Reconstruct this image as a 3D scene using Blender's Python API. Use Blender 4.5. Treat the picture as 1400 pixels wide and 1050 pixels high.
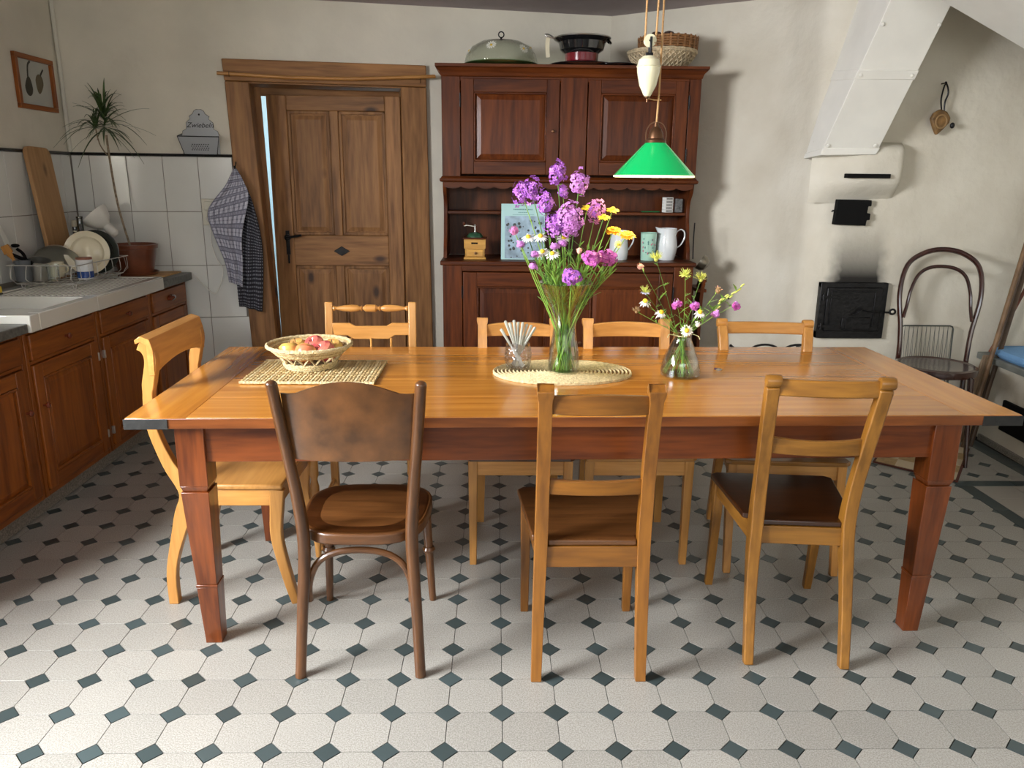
import bpy, math, random
from mathutils import Vector, Matrix
random.seed(7)
C = bpy.context.scene.collection
for o in list(bpy.data.objects): bpy.data.objects.remove(o)
S = bpy.context.scene
# ---------------------------------------------------------------- camera
cam = bpy.data.objects.new('camera', bpy.data.cameras.new('camera')); C.objects.link(cam)
pitch, yaw, roll = 0.2564, 0.0232, 0.0102
F = Vector((math.sin(yaw)*math.cos(pitch), math.cos(yaw)*math.cos(pitch), -math.sin(pitch)))
R0 = Vector((math.cos(yaw), -math.sin(yaw), 0)); U0 = R0.cross(F)
R = math.cos(roll)*R0 + math.sin(roll)*U0; U = -math.sin(roll)*R0 + math.cos(roll)*U0
M = Matrix((R, U, -F)).transposed().to_4x4(); M.translation = Vector((-0.026, -1.757, 1.470))
cam.matrix_world = M
cam.data.sensor_width = 36; cam.data.lens = 1065.4*36/1400; cam.data.clip_start = .05
S.camera = cam
# ---------------------------------------------------------------- world, lights, exposure
w = bpy.data.worlds.new('world'); S.world = w; w.use_nodes = True
bg = w.node_tree.nodes['Background']; bg.inputs[0].default_value = (1.0, .93, .80, 1); bg.inputs[1].default_value = 1.2
S.view_settings.view_transform = 'Standard'; S.view_settings.look = 'None'
S.view_settings.exposure = 1.0; S.view_settings.gamma = 1; S.view_settings.use_curve_mapping = False
def area(name, loc, target, sx, sy, power, col, spread=180):
    l = bpy.data.lights.new(name, 'AREA'); l.shape = 'RECTANGLE'; l.size = sx; l.size_y = sy; l.energy = power; l.color = col; l.spread = math.radians(spread)
    o = bpy.data.objects.new(name, l); C.objects.link(o); o.location = loc
    o.rotation_euler = (Vector(target)-Vector(loc)).to_track_quat('-Z', 'Y').to_euler(); return o
area('window_light_sink', (-3.25, -.70, 2.45), (-.2, .35, .35), 2.4, 1.9, 760, (.96, .97, 1.0))      # daylight outside the window in the left wall, beside the camera
area('window_light_front', (.7, -4.1, 2.6), (.9, 0, .1), 3.8, 1.8, 62, (.74, .86, 1.0))                # skylight outside the window behind the camera
area('hall_light', (-.8, 4.7, 2.3), (-1.0, 4.5, 0), .8, .8, 26, (.72, .88, 1.0))                        # the next room, seen through the door gap
# ---------------------------------------------------------------- materials
def nt(name):
    m = bpy.data.materials.new(name); m.use_nodes = True; n = m.node_tree.nodes; l = m.node_tree.links
    return m, n, l, n['Principled BSDF']
def c4(c): return (*c, 1)
def mat(name, col, rough=.5, metal=0, coat=0, var=0, vscale=8, bump=0, bscale=30, emit=None, estr=0, trans=0, sub=0):
    m, n, l, b = nt(name)
    b.inputs['Base Color'].default_value = c4(col); b.inputs['Roughness'].default_value = rough; b.inputs['Metallic'].default_value = metal
    b.inputs['Coat Weight'].default_value = coat; b.inputs['Coat Roughness'].default_value = .1
    if trans: b.inputs['Transmission Weight'].default_value = trans
    if emit: b.inputs['Emission Color'].default_value = c4(emit); b.inputs['Emission Strength'].default_value = estr
    tc = n.new('ShaderNodeTexCoord')
    if var:
        no = n.new('ShaderNodeTexNoise'); no.inputs['Scale'].default_value = vscale; no.inputs['Detail'].default_value = 5
        l.new(tc.outputs['Object'], no.inputs['Vector'])
        r = n.new('ShaderNodeValToRGB'); e = r.color_ramp.elements; e[0].position = .3; e[1].position = .7
        e[0].color = c4([max(0, x*(1-var)) for x in col]); e[1].color = c4([min(1, x*(1+var)) for x in col])
        l.new(no.outputs['Fac'], r.inputs['Fac']); l.new(r.outputs['Color'], b.inputs['Base Color'])
    if bump:
        nb = n.new('ShaderNodeTexNoise'); nb.inputs['Scale'].default_value = bscale; nb.inputs['Detail'].default_value = 6
        l.new(tc.outputs['Object'], nb.inputs['Vector'])
        bp = n.new('ShaderNodeBump'); bp.inputs['Strength'].default_value = bump; bp.inputs['Distance'].default_value = .01
        l.new(nb.outputs['Fac'], bp.inputs['Height']); l.new(bp.outputs['Normal'], b.inputs['Normal'])
    return m
def wood(name, c1, c2, axis='Z', s=7, rough=.35, coat=.3, knots=0, tint=.18, stretch=.09, knotcol=(.05, .02, .008), spec=.5):
    """wood grain running along the object's own axis; every object gets its own cut and tone"""
    m, n, l, b = nt(name)
    tc = n.new('ShaderNodeTexCoord'); oi = n.new('ShaderNodeObjectInfo')
    mp = n.new('ShaderNodeMapping'); sc = [s, s, s]; sc['XYZ'.index(axis)] = s*stretch; mp.inputs['Scale'].default_value = sc
    off = n.new('ShaderNodeVectorMath'); off.operation = 'SCALE'; off.inputs[0].default_value = (17, 31, 23)
    l.new(oi.outputs['Random'], off.inputs['Scale']); l.new(off.outputs[0], mp.inputs['Location']); l.new(tc.outputs['Object'], mp.inputs['Vector'])
    n1 = n.new('ShaderNodeTexNoise'); n1.inputs['Scale'].default_value = 1.3; n1.inputs['Detail'].default_value = 7; n1.inputs['Distortion'].default_value = 1.6
    n2 = n.new('ShaderNodeTexNoise'); n2.inputs['Scale'].default_value = 9; n2.inputs['Detail'].default_value = 6
    l.new(mp.outputs[0], n1.inputs['Vector']); l.new(mp.outputs[0], n2.inputs['Vector'])
    mx = n.new('ShaderNodeMix'); mx.data_type = 'FLOAT'; mx.inputs['Factor'].default_value = .42
    l.new(n1.outputs['Fac'], mx.inputs[2]); l.new(n2.outputs['Fac'], mx.inputs[3])
    r = n.new('ShaderNodeValToRGB'); e = r.color_ramp.elements; e[0].position = .36; e[1].position = .62; e[0].color = c4(c1); e[1].color = c4(c2)
    l.new(mx.outputs[0], r.inputs['Fac'])
    out = r.outputs['Color']
    if knots:
        mk = n.new('ShaderNodeMapping'); ks = [knots, knots, knots]; ks['XYZ'.index(axis)] = knots*.5; mk.inputs['Scale'].default_value = ks
        l.new(off.outputs[0], mk.inputs['Location']); l.new(tc.outputs['Object'], mk.inputs['Vector'])
        v = n.new('ShaderNodeTexVoronoi'); v.inputs['Scale'].default_value = 1; l.new(mk.outputs[0], v.inputs['Vector'])
        kr = n.new('ShaderNodeValToRGB'); ke = kr.color_ramp.elements; ke[0].position = .06; ke[0].color = (1, 1, 1, 1); ke[1].position = .15; ke[1].color = (0, 0, 0, 1)
        l.new(v.outputs['Distance'], kr.inputs['Fac'])
        km = n.new('ShaderNodeMix'); km.data_type = 'RGBA'; km.inputs[7].default_value = c4(knotcol)
        l.new(kr.outputs['Color'], km.inputs[0]); l.new(out, km.inputs[6]); out = km.outputs[2]
    hs = n.new('ShaderNodeHueSaturation'); l.new(out, hs.inputs['Color'])
    mr = n.new('ShaderNodeMapRange'); mr.inputs['To Min'].default_value = 1-tint; mr.inputs['To Max'].default_value = 1+tint
    l.new(oi.outputs['Random'], mr.inputs['Value']); l.new(mr.outputs[0], hs.inputs['Value'])
    l.new(hs.outputs[0], b.inputs['Base Color'])
    b.inputs['Roughness'].default_value = rough; b.inputs['Coat Weight'].default_value = coat; b.inputs['Coat Roughness'].default_value = .12; b.inputs['Specular IOR Level'].default_value = spec
    bp = n.new('ShaderNodeBump'); bp.inputs['Strength'].default_value = .06; bp.inputs['Distance'].default_value = .003
    l.new(n2.outputs['Fac'], bp.inputs['Height']); l.new(bp.outputs[0], b.inputs['Normal'])
    return m
def W3(name, *a, **k): return {ax: wood(name+'_'+ax, *a, axis=ax, **k) for ax in 'XYZ'}
def thin_glass(name, tint=(.97, .985, .98), ior=1.45, rough=.0, bump=0, ex=2.4):
    m = bpy.data.materials.new(name); m.use_nodes = True; n = m.node_tree.nodes; l = m.node_tree.links
    n.remove(n['Principled BSDF']); o = n['Material Output']
    t = n.new('ShaderNodeBsdfTransparent'); t.inputs[0].default_value = c4(tint)
    g = n.new('ShaderNodeBsdfGlossy'); g.inputs['Roughness'].default_value = rough+.02
    lw = n.new('ShaderNodeLayerWeight'); lw.inputs[0].default_value = .5
    pw = n.new('ShaderNodeMath'); pw.operation = 'POWER'; pw.inputs[1].default_value = ex; l.new(lw.outputs['Facing'], pw.inputs[0])
    fr = n.new('ShaderNodeMapRange'); fr.inputs['To Min'].default_value = .035*(ior/1.45)**2; fr.inputs['To Max'].default_value = .85; l.new(pw.outputs[0], fr.inputs['Value'])
    mx = n.new('ShaderNodeMixShader'); l.new(fr.outputs[0], mx.inputs[0]); l.new(t.outputs[0], mx.inputs[1]); l.new(g.outputs[0], mx.inputs[2]); l.new(mx.outputs[0], o.inputs[0])
    if bump:
        nb = n.new('ShaderNodeTexVoronoi'); nb.inputs['Scale'].default_value = 70; tc = n.new('ShaderNodeTexCoord'); l.new(tc.outputs['Object'], nb.inputs['Vector'])
        bp = n.new('ShaderNodeBump'); bp.inputs['Strength'].default_value = bump; bp.inputs['Distance'].default_value = .01
        l.new(nb.outputs['Distance'], bp.inputs['Height']); l.new(bp.outputs[0], g.inputs['Normal']); l.new(bp.outputs[0], lw.inputs['Normal'])
    return m
# ---------------------------------------------------------------- mesh builder
class G:
    def __init__(s): s.v = []; s.f = []
    def add(s, vs, fs):
        k = len(s.v); s.v += [tuple(v) for v in vs]; s.f += [tuple(i+k for i in f) for f in fs]; return s
    def hexa(s, p):  # p: 4 bottom (ccw from above) + 4 top
        return s.add(p, [(3, 2, 1, 0), (4, 5, 6, 7), (0, 1, 5, 4), (1, 2, 6, 5), (2, 3, 7, 6), (3, 0, 4, 7)])
    def box(s, x0, x1, y0, y1, z0, z1):
        return s.hexa([(x0, y0, z0), (x1, y0, z0), (x1, y1, z0), (x0, y1, z0), (x0, y0, z1), (x1, y0, z1), (x1, y1, z1), (x0, y1, z1)])
    def frust(s, c0, hx0, hy0, z0, c1, hx1, hy1, z1):  # tapered square post
        q = lambda c, a, b, z: [(c[0]-a, c[1]-b, z), (c[0]+a, c[1]-b, z), (c[0]+a, c[1]+b, z), (c[0]-a, c[1]+b, z)]
        return s.hexa(q(c0, hx0, hy0, z0)+q(c1, hx1, hy1, z1))
    def sweep(s, path, a, b, side=(1, 0, 0), n=4, closed=False, cap=True):
        """section with half sizes a (along side) and b (across); n=4 gives a rectangle, n>4 an ellipse; a, b numbers or lists"""
        P = [Vector(p) for p in path]; N = len(P); sd0 = Vector(side) if side else None
        A = a if isinstance(a, (list, tuple)) else [a]*N; B = b if isinstance(b, (list, tuple)) else [b]*N
        vs = []; prev = None
        for i in range(N):
            if closed: T = P[(i+1) % N]-P[i-1]
            else: T = P[min(i+1, N-1)]-P[max(i-1, 0)]
            T.normalize()
            if sd0 is not None: sd = sd0-T*sd0.dot(T)
            elif prev is None:
                sd = Vector((0, 0, 1)) if abs(T.z) < .9 else Vector((1, 0, 0)); sd = sd-T*sd.dot(T)
            else: sd = prev-T*prev.dot(T)
            if sd.length < 1e-6: sd = T.orthogonal()
            sd.normalize(); prev = sd; nn = T.cross(sd)
            if n == 4: ks = [(-1, -1), (1, -1), (1, 1), (-1, 1)]
            else: ks = [(math.cos(2*math.pi*k/n), math.sin(2*math.pi*k/n)) for k in range(n)]
            for (u, v) in ks: vs.append(P[i]+sd*(u*A[i])+nn*(v*B[i]))
        fs = []
        for i in range(N if closed else N-1):
            j = (i+1) % N
            for k in range(n): fs.append((i*n+k, i*n+(k+1) % n, j*n+(k+1) % n, j*n+k))
        if cap and not closed: fs.append(tuple(range(n-1, -1, -1))); fs.append(tuple((N-1)*n+k for k in range(n)))
        return s.add(vs, fs)
    def tube(s, path, r, n=8, closed=False): return s.sweep(path, r, r, None, n, closed)
    def lathe(s, prof, c=(0, 0, 0), n=24, ax=None, cap=False):
        """prof: (r, h) pairs; axis Z or the given direction"""
        c = Vector(c); q = Vector((0, 0, 1)).rotation_difference(Vector(ax).normalized()) if ax else None
        vs = []; N = len(prof)
        for r, h in prof:
            for k in range(n):
                p = Vector((r*math.cos(2*math.pi*k/n), r*math.sin(2*math.pi*k/n), h))
                if q: p = q @ p
                vs.append(c+p)
        fs = []
        for i in range(N-1):
            for k in range(n): fs.append((i*n+k, i*n+(k+1) % n, (i+1)*n+(k+1) % n, (i+1)*n+k))
        if cap or prof[0][0] < 1e-3: pass
        fs.append(tuple(range(n-1, -1, -1))) if (prof[0][0] > 0 and cap) else None
        fs.append(tuple((N-1)*n+k for k in range(n))) if (prof[-1][0] > 0 and cap) else None
        return s.add(vs, fs)
    def ball(s, c, rx, ry=None, rz=None, n=12, m=8, ax=None):
        ry = ry or rx; rz = rz or rx
        g = G().lathe([(max(math.sin(math.pi*i/m), .001), -math.cos(math.pi*i/m)) for i in range(m+1)], n=n)
        q = Vector((0, 0, 1)).rotation_difference(Vector(ax).normalized()) if ax else None
        vs = [Vector((x*rx, y*ry, z*rz)) for x, y, z in g.v]
        if q: vs = [q @ v for v in vs]
        return s.add([v+Vector(c) for v in vs], g.f)
    def prism(s, poly, lo, hi, axis='Y'):
        """extrude a 2D polygon (two remaining axes in XYZ order) along axis"""
        def mk(p, t):
            if axis == 'Y': return (p[0], t, p[1])
            if axis == 'X': return (t, p[0], p[1])
            return (p[0], p[1], t)
        n = len(poly); vs = [mk(p, lo) for p in poly]+[mk(p, hi) for p in poly]
        fs = [tuple(range(n)), tuple(range(2*n-1, n-1, -1))]+[(k, n+k, n+(k+1) % n, (k+1) % n) for k in range(n)]
        return s.add(vs, fs)
    def xf(s, m, start=0):
        s.v = s.v[:start]+[tuple(m @ Vector(v)) for v in s.v[start:]]; return s
    def mesh(s, name):
        me = bpy.data.meshes.new(name); me.from_pydata(s.v, [], s.f); me.validate(); me.update()
        import bmesh
        bm = bmesh.new(); bm.from_mesh(me); bmesh.ops.recalc_face_normals(bm, faces=bm.faces); bm.to_mesh(me); bm.free()
        return me
def obj(name, g, m, parent=None, bevel=0, smooth=32, loc=None, rot=None, seg=2, keep=None, label=None):
    me = g.mesh(name) if isinstance(g, G) else g
    if m is not None and not me.materials: me.materials.append(m)
    if isinstance(g, G) and smooth: me.shade_smooth(); me.set_sharp_from_angle(angle=math.radians(smooth))
    o = bpy.data.objects.new(name, me); C.objects.link(o)
    if parent: o.parent = parent
    if loc: o.location = loc
    if rot: o.rotation_euler = rot
    if bevel:
        b = o.modifiers.new('bevel', 'BEVEL'); b.width = bevel; b.segments = seg; b.limit_method = 'ANGLE'; b.angle_limit = math.radians(35); b.harden_normals = False
    if label: o['label'] = label
    return o
def thing(name, label, cat, loc=(0, 0, 0), rz=0, group=None):
    o = bpy.data.objects.new(name, None); C.objects.link(o); o.empty_display_size = .05
    o.location = loc; o.rotation_euler = (0, 0, rz); o['label'] = label; o['category'] = cat
    if group: o['group'] = group
    return o
def tag(o, label, cat, group=None):
    o['label'] = label; o['category'] = cat
    if group: o['group'] = group
    return o
def struct(o): o['kind'] = 'structure'; return o
def sempty(name, loc=(0, 0, 0), rz=0):
    o = bpy.data.objects.new(name, None); C.objects.link(o); o.location = loc; o.rotation_euler = (0, 0, rz); return struct(o)
def dup(root, loc=None, rz=None, label=None, group=None):
    def cp(o, p):
        c = o.copy(); C.objects.link(c); c.parent = p
        for ch in [x for x in o.children]: cp(ch, c)
        return c
    r = cp(root, None)
    if loc is not None: r.location = loc
    if rz is not None: r.rotation_euler = (0, 0, rz)
    if label: r['label'] = label
    if group: r['group'] = group
    return r
rad = math.radians
def arc(cx, cy, r, a0, a1, n): return [(cx+r*math.cos(rad(a0+(a1-a0)*i/n)), cy+r*math.sin(rad(a0+(a1-a0)*i/n))) for i in range(n+1)]
def smooth_path(pts, k=6):
    P = [Vector(p) for p in pts]; out = []
    for i in range(len(P)-1):
        p0 = P[max(i-1, 0)]; p1 = P[i]; p2 = P[i+1]; p3 = P[min(i+2, len(P)-1)]
        for j in range(k):
            t = j/k
            out.append(.5*((2*p1)+(p2-p0)*t+(2*p0-5*p1+4*p2-p3)*t*t+(3*p1-p0-3*p2+p3)*t**3))
    out.append(P[-1]); return out
# palettes
M_plaster = mat('plaster', (.70, .665, .565), .85, var=.10, vscale=2.2, bump=.35, bscale=14)
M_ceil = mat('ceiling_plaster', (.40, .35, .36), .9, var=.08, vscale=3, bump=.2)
M_white = mat('white_paint', (.76, .75, .69), .55, var=.05, vscale=5, bump=.12, bscale=20)
W_table = W3('honey_pine', (.36, .125, .014), (.56, .235, .036), s=5, rough=.22, coat=.4, stretch=.05)
W_tleg = W3('red_brown_pine', (.075, .015, .002), (.19, .045, .007), s=8, rough=.3, coat=.3)
W_chairE = W3('ochre_beech', (.17, .070, .009), (.31, .135, .019), s=9, rough=.36, coat=.12)
W_chairD = W3('amber_pine', (.14, .050, .006), (.26, .100, .012), s=9, rough=.36, coat=.12)
W_chairC = W3('brown_beech', (.055, .020, .005), (.125, .048, .013), s=10, rough=.34, coat=.25)
W_seat = W3('dark_seat_wood', (.018, .005, .0015), (.055, .017, .004), s=8, rough=.28, coat=.4)
W_light = W3('light_pine', (.38, .165, .034), (.55, .27, .070), s=8, rough=.36, coat=.12)
W_pboard = W3('board_wood', (.32, .17, .065), (.46, .27, .12), s=6, rough=.6, coat=0, knots=5)
W_cab = W3('orange_pine', (.150, .036, .004), (.31, .088, .010), s=7, rough=.40, coat=.15, tint=.12, spec=.4)
W_dress = W3('dresser_mahogany', (.045, .0085, .0016), (.130, .032, .0055), s=7, rough=.42, coat=.04, tint=.15, spec=.25)
W_door = W3('old_pine', (.150, .062, .016), (.37, .175, .058), s=6, rough=.6, coat=.0, knots=5, tint=.1)
W_pale = W3('pale_board', (.45, .25, .09), (.62, .38, .16), s=8, rough=.6, coat=0, knots=5)
M_iron = mat('black_iron', (.012, .012, .013), .38, metal=.6, var=.4, vscale=40, bump=.3, bscale=60)
M_black = mat('black', (.004, .004, .004), .75); M_black.node_tree.nodes['Principled BSDF'].inputs['Specular IOR Level'].default_value = .15
M_brass = mat('dark_brass', (.14, .07, .035), .35, metal=.8)
M_steel = mat('steel', (.74, .74, .71), .32, metal=1)
M_chrome = mat('wire_steel', (.62, .62, .60), .3, metal=.9)
M_porc = mat('white_porcelain', (.72, .76, .78), .12, coat=.6)
M_cream = mat('cream_ceramic', (.72, .66, .48), .15, coat=.6)
M_glass = thin_glass('clear_glass', (.95, .97, .955), ex=1.5)
M_cutglass = thin_glass('cut_glass', tint=(.975, .98, .985), bump=.6)
# ================================================================ THE SETTING
T = .155
def floor_mats():
    m, n, l, b = nt('speckled_cement_tile')
    tc = n.new('ShaderNodeTexCoord'); oi = n.new('ShaderNodeObjectInfo'); ge = n.new('ShaderNodeNewGeometry')
    a = n.new('ShaderNodeTexNoise'); a.inputs['Scale'].default_value = 260; a.inputs['Detail'].default_value = 2; l.new(ge.outputs['Position'], a.inputs['Vector'])
    d = n.new('ShaderNodeTexNoise'); d.inputs['Scale'].default_value = 3; l.new(ge.outputs['Position'], d.inputs['Vector'])
    r = n.new('ShaderNodeValToRGB'); e = r.color_ramp.elements; e[0].position = .32; e[0].color = (.235, .225, .195, 1); e[1].position = .66; e[1].color = (.40, .39, .355, 1)
    l.new(a.outputs['Fac'], r.inputs['Fac'])
    hs = n.new('ShaderNodeHueSaturation'); l.new(r.outputs[0], hs.inputs['Color'])
    ad = n.new('ShaderNodeMath'); ad.operation = 'ADD'; l.new(oi.outputs['Random'], ad.inputs[0]); l.new(d.outputs['Fac'], ad.inputs[1])
    mr = n.new('ShaderNodeMapRange'); mr.inputs['From Max'].default_value = 2; mr.inputs['To Min'].default_value = .86; mr.inputs['To Max'].default_value = 1.14
    l.new(ad.outputs[0], mr.inputs['Value']); l.new(mr.outputs[0], hs.inputs['Value']); l.new(hs.outputs[0], b.inputs['Base Color'])
    b.inputs['Roughness'].default_value = .34; b.inputs['Specular IOR Level'].default_value = .5
    m2, n, l, b = nt('slate_green_tile')
    oi = n.new('ShaderNodeObjectInfo'); r = n.new('ShaderNodeValToRGB'); e = r.color_ramp.elements; e[0].color = (.036, .050, .050, 1); e[1].color = (.060, .083, .085, 1)
    l.new(oi.outputs['Random'], r.inputs['Fac']); l.new(r.outputs[0], b.inputs['Base Color']); b.inputs['Roughness'].default_value = .3
    return m, m2
M_oct, M_dot = floor_mats()
M_grout = mat('dark_grout', (.05, .048, .042), .9)
floor = obj('floor', G().box(-2.75, 3.6, -3.6, 6.0, -.12, -.005), M_grout); struct(floor)
kk = .235*T; g_ = .0017
def oct_pts(s=T/2, k=kk):
    s2 = s-g_*.6; k2 = k+g_*.2
    return [(-s2+k2, -s2), (s2-k2, -s2), (s2, -s2+k2), (s2, s2-k2), (s2-k2, s2), (-s2+k2, s2), (-s2, s2-k2), (-s2, -s2+k2)]
def dia_pts(k=kk-g_): return [(k, 0), (0, k), (-k, 0), (0, -k)]
def tile_geo(g, pts, cx, cy, dz=0):
    n = len(pts); q = .996
    vs = [(cx+x, cy+y, -.006) for x, y in pts]+[(cx+x, cy+y, -.0003+dz) for x, y in pts]+[(cx+x*q, cy+y*q, dz) for x, y in pts]
    fs = [tuple(range(2*n, 3*n))]
    for lay in (0, 1):
        fs += [(lay*n+k, lay*n+(k+1) % n, (lay+1)*n+(k+1) % n, (lay+1)*n+k) for k in range(n)]
    g.add(vs, fs)
def in_field(x, y):
    if x < -2.1 or x > 2.86 or y > 3.9: return False
    if y > 2.66+(x-1.6)*.0 and x > 1.75: return False
    if x > 2.33 and y < 1.86: return False
    return True
def view(x, y):
    d = Vector((x, y, 0))-M.translation; z = d.dot(F); u = d.dot(R)/z*1065.4; v = d.dot(U)/z*1065.4
    return z, abs(u) < 730 and abs(v) < 560 and z > 0
me_o = G(); tile_geo(me_o, oct_pts(), 0, 0); me_o = me_o.mesh('octagonal_tile'); me_o.materials.append(M_oct)
me_d = G(); tile_geo(me_d, dia_pts(), 0, 0); me_d = me_d.mesh('diamond_tile'); me_d.materials.append(M_dot)
octs = []; dots = []
for i in range(-17, 20):
    for j in range(-6, 26):
        for L_, x, y in ((octs, (i+.5)*T, (j+.5)*T), (dots, i*T, j*T)):
            if in_field(x, y): z, vis = view(x, y); L_.append((0 if vis else 1, z, x, y))
for L_, me, nm, pts, mm in ((octs, me_o, 'octagonal_tile', oct_pts(), M_oct), (dots, me_d, 'diamond_tile', dia_pts(), M_dot)):
    L_.sort()
    for k, (a, z, x, y) in enumerate(L_[:300]):
        o = bpy.data.objects.new(nm, me); C.objects.link(o); o.parent = floor
        o.location = (x, y, random.uniform(-.0005, .0003)); o.rotation_euler = (random.uniform(-.002, .002), random.uniform(-.002, .002), 0)
    g = G()
    for (a, z, x, y) in L_[300:]: tile_geo(g, pts, x, y, random.uniform(-.0005, .0003))
    o = obj(nm+'s_beyond', g, mm, floor); o['kind'] = 'stuff'
# border strips and plain tiles at the right
M_plain = mat('plain_cement_tile', (.34, .32, .28), .35, var=.06, vscale=200)
def slab_tile(nm, x0, x1, y0, y1, m, dz=.001): obj(nm, G().box(x0+.001, x1-.001, y0+.001, y1-.001, -.006, dz), m, floor, bevel=.0012)
for k in range(8): slab_tile('border_tile', 2.31, 2.385, 1.86-(k+1)*.3, 1.86-k*.3, M_dot, .0015)
for k in range(4): slab_tile('border_tile', 2.385+k*.3-.075, 2.385+(k+1)*.3-.075, 1.86, 1.93, M_dot, .0015)
for a in range(6):
    for b_ in range(14): slab_tile('square_tile', 2.385+a*.2, 2.385+(a+1)*.2, 1.86-(b_+1)*.155, 1.86-b_*.155, M_plain, .0008)
for k in range(5): slab_tile('border_tile', 2.74, 2.83, 1.93+k*.2, 1.93+(k+1)*.2, M_dot, .0015)

# ---- left wall, back wall with the door (wall frame: x along wall, y into the wall)
wl = obj('wall_left', G().box(-2.78, -2.6, .15, 3.35, 0, 2.62).box(-2.78, -2.6, -1.55, .15, 2.25, 2.62).box(-2.78, -2.6, -1.55, .15, 0, .95).box(-2.78, -2.6, -3.6, -1.55, 0, 2.62), M_plaster); struct(wl)
obj('unseen_light_block', G().box(-2.599, -2.0, .30, .69, 0, .872), W_cab['Z'], wl, bevel=.004)  # unseen cabinet-height block, added to shade the near-left floor from the window
wf = obj('wall_front', G().box(-2.78, -1.5, -3.78, -3.6, 0, 2.62).box(2.4, 3.5, -3.78, -3.6, 0, 2.62).box(-1.5, 2.4, -3.78, -3.6, 0, .9).box(-1.5, 2.4, -3.78, -3.6, 2.2, 2.62), M_plaster); struct(wf)
TH = rad(10.5)
wb = sempty('wall_back', (-2.6, 3.2, 0), TH)
g = G().box(-.25, .985, 0, .34, 0, 2.62).box(.985, 2.13, 0, .34, 2.075, 2.62).box(2.13, 3.42, 0, .34, 0, 2.62)
obj('plaster', g, M_plaster, wb)
M_tile = mat('white_wall_tile', (.66, .67, .64), .12, coat=.5, var=.03, vscale=4)
M_wgrout = mat('wall_grout', (.20, .18, .15), .9)
obj('grout', G().box(0, .965, -.004, .0, 0, 1.588), M_wgrout, wb)
def wtile(par, x0, x1, z0, z1, plane='back'):
    e = .0016
    if plane == 'back': b = G().box(x0+e, x1-e, -.010, -.001, z0+e, z1-e)
    else: b = G().box(-2.5995, -2.590, x0+e, x1-e, z0+e, z1-e)
    o = obj('wall_tile', b, M_tile, par, bevel=.0012)
rows = [(1.255, 1.588), (.918, 1.255), (.580, .918), (.243, .580), (0, .243)]
cols = [(0.012, .111), (.111, .318), (.318, .525), (.525, .731), (.731, .93)]
for z0, z1 in rows:
    for x0, x1 in cols:
        if x0 < .5 and z1 < .6: continue
        wtile(wb, x0, x1 if x1 < .9 else (.935 if z0 > 1 else .955 if z0 > .5 else .985), z0, z1)
obj('grout', G().box(-2.6, -2.5965, -.6, 3.2, .8, 1.588), M_wgrout, wl)
for z0, z1 in rows[:2]:
    y = 3.188
    wtile(wl, 3.08, 3.185, z0, z1, 'l')
    for k in range(13): wtile(wl, 3.08-(k+1)*.1833, 3.08-k*.1833, z0, z1, 'l')
t1 = obj('trim_1', G().sweep([(.0, -.006, 1.597), (.94, -.006, 1.597)], .012, .009, (0, 1, 0), 10), mat('black_border', (.008, .008, .008), .25), loc=(-2.6, 3.2, 0), rot=(0, 0, TH)); struct(t1)
t2 = obj('trim_2', G().sweep([(-2.594, -.6, 1.597), (-2.594, 3.2, 1.597)], .012, .009, (1, 0, 0), 10), bpy.data.materials['black_border']); struct(t2)
t3 = obj('trim_3', G().tube([(-2.585, 3.19, 1.61), (-2.583, 3.19, 2.1), (-2.588, 3.19, 2.6)], .012), mat('corner_bead', (.68, .66, .58), .7)); struct(t3)
# ---- door
door = sempty('door_1', (-2.6, 3.2, 0), TH)
def leanbox(xa0, xb0, z0, xa1, xb1, z1, y0, y1): return G().hexa([(xa0, y0, z0), (xb0, y0, z0), (xb0, y1, z0), (xa0, y1, z0), (xa1, y0, z1), (xb1, y0, z1), (xb1, y1, z1), (xa1, y1, z1)])
obj('architrave', leanbox(.985, 1.152, 0, .930, 1.072, 2.035, -.035, .0), W_door['Z'], door, bevel=.006)
obj('architrave', leanbox(2.000, 2.180, 0, 1.998, 2.160, 2.035, -.035, .0), W_door['Z'], door, bevel=.006)
obj('architrave', G().hexa([(.930, -.035, 2.037), (2.160, -.035, 2.037), (2.160, 0, 2.037), (.930, 0, 2.037), (.922, -.035, 2.163), (2.160, -.035, 2.168), (2.160, 0, 2.168), (.922, 0, 2.163)]), W_door['X'], door, bevel=.006)
obj('jamb', leanbox(1.110, 1.152, 0, 1.030, 1.072, 2.06, 0, .215), W_door['Z'], door, bevel=.003)
obj('jamb', leanbox(2.005, 2.05, 0, 2.003, 2.05, 2.06, 0, .30), W_door['Z'], door, bevel=.003)
obj('lintel', G().box(1.03, 2.05, 0, .24, 2.03, 2.075), W_door['X'], door)
obj('jamb_stop', leanbox(1.11, 1.150, 0, 1.030, 1.112, 2.06, .216, .245), W_door['Z'], door)
obj('door_stop', G().box(1.09, 2.05, .285, .31, 1.985, 2.075), W_door['X'], door)
rod = tag(obj('curtain_rod', G().tube([(.895, -.065, 2.075), (1.3, -.065, 2.063), (1.7, -.065, 2.068), (2.215, -.065, 2.100)], .011, 10), W_light['X'], loc=(-2.6, 3.2, 0), rot=(0, 0, TH)), 'thin turned wooden curtain rod across the top of the door frame', 'rod')
for u in (.965, 2.12):
    h = obj('rod_hook', G().tube([(u, -.035, 2.085), (u, -.06, 2.088), (u, -.079, 2.075), (u, -.065, 2.056)], .0025, 6), M_brass, door)
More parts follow.
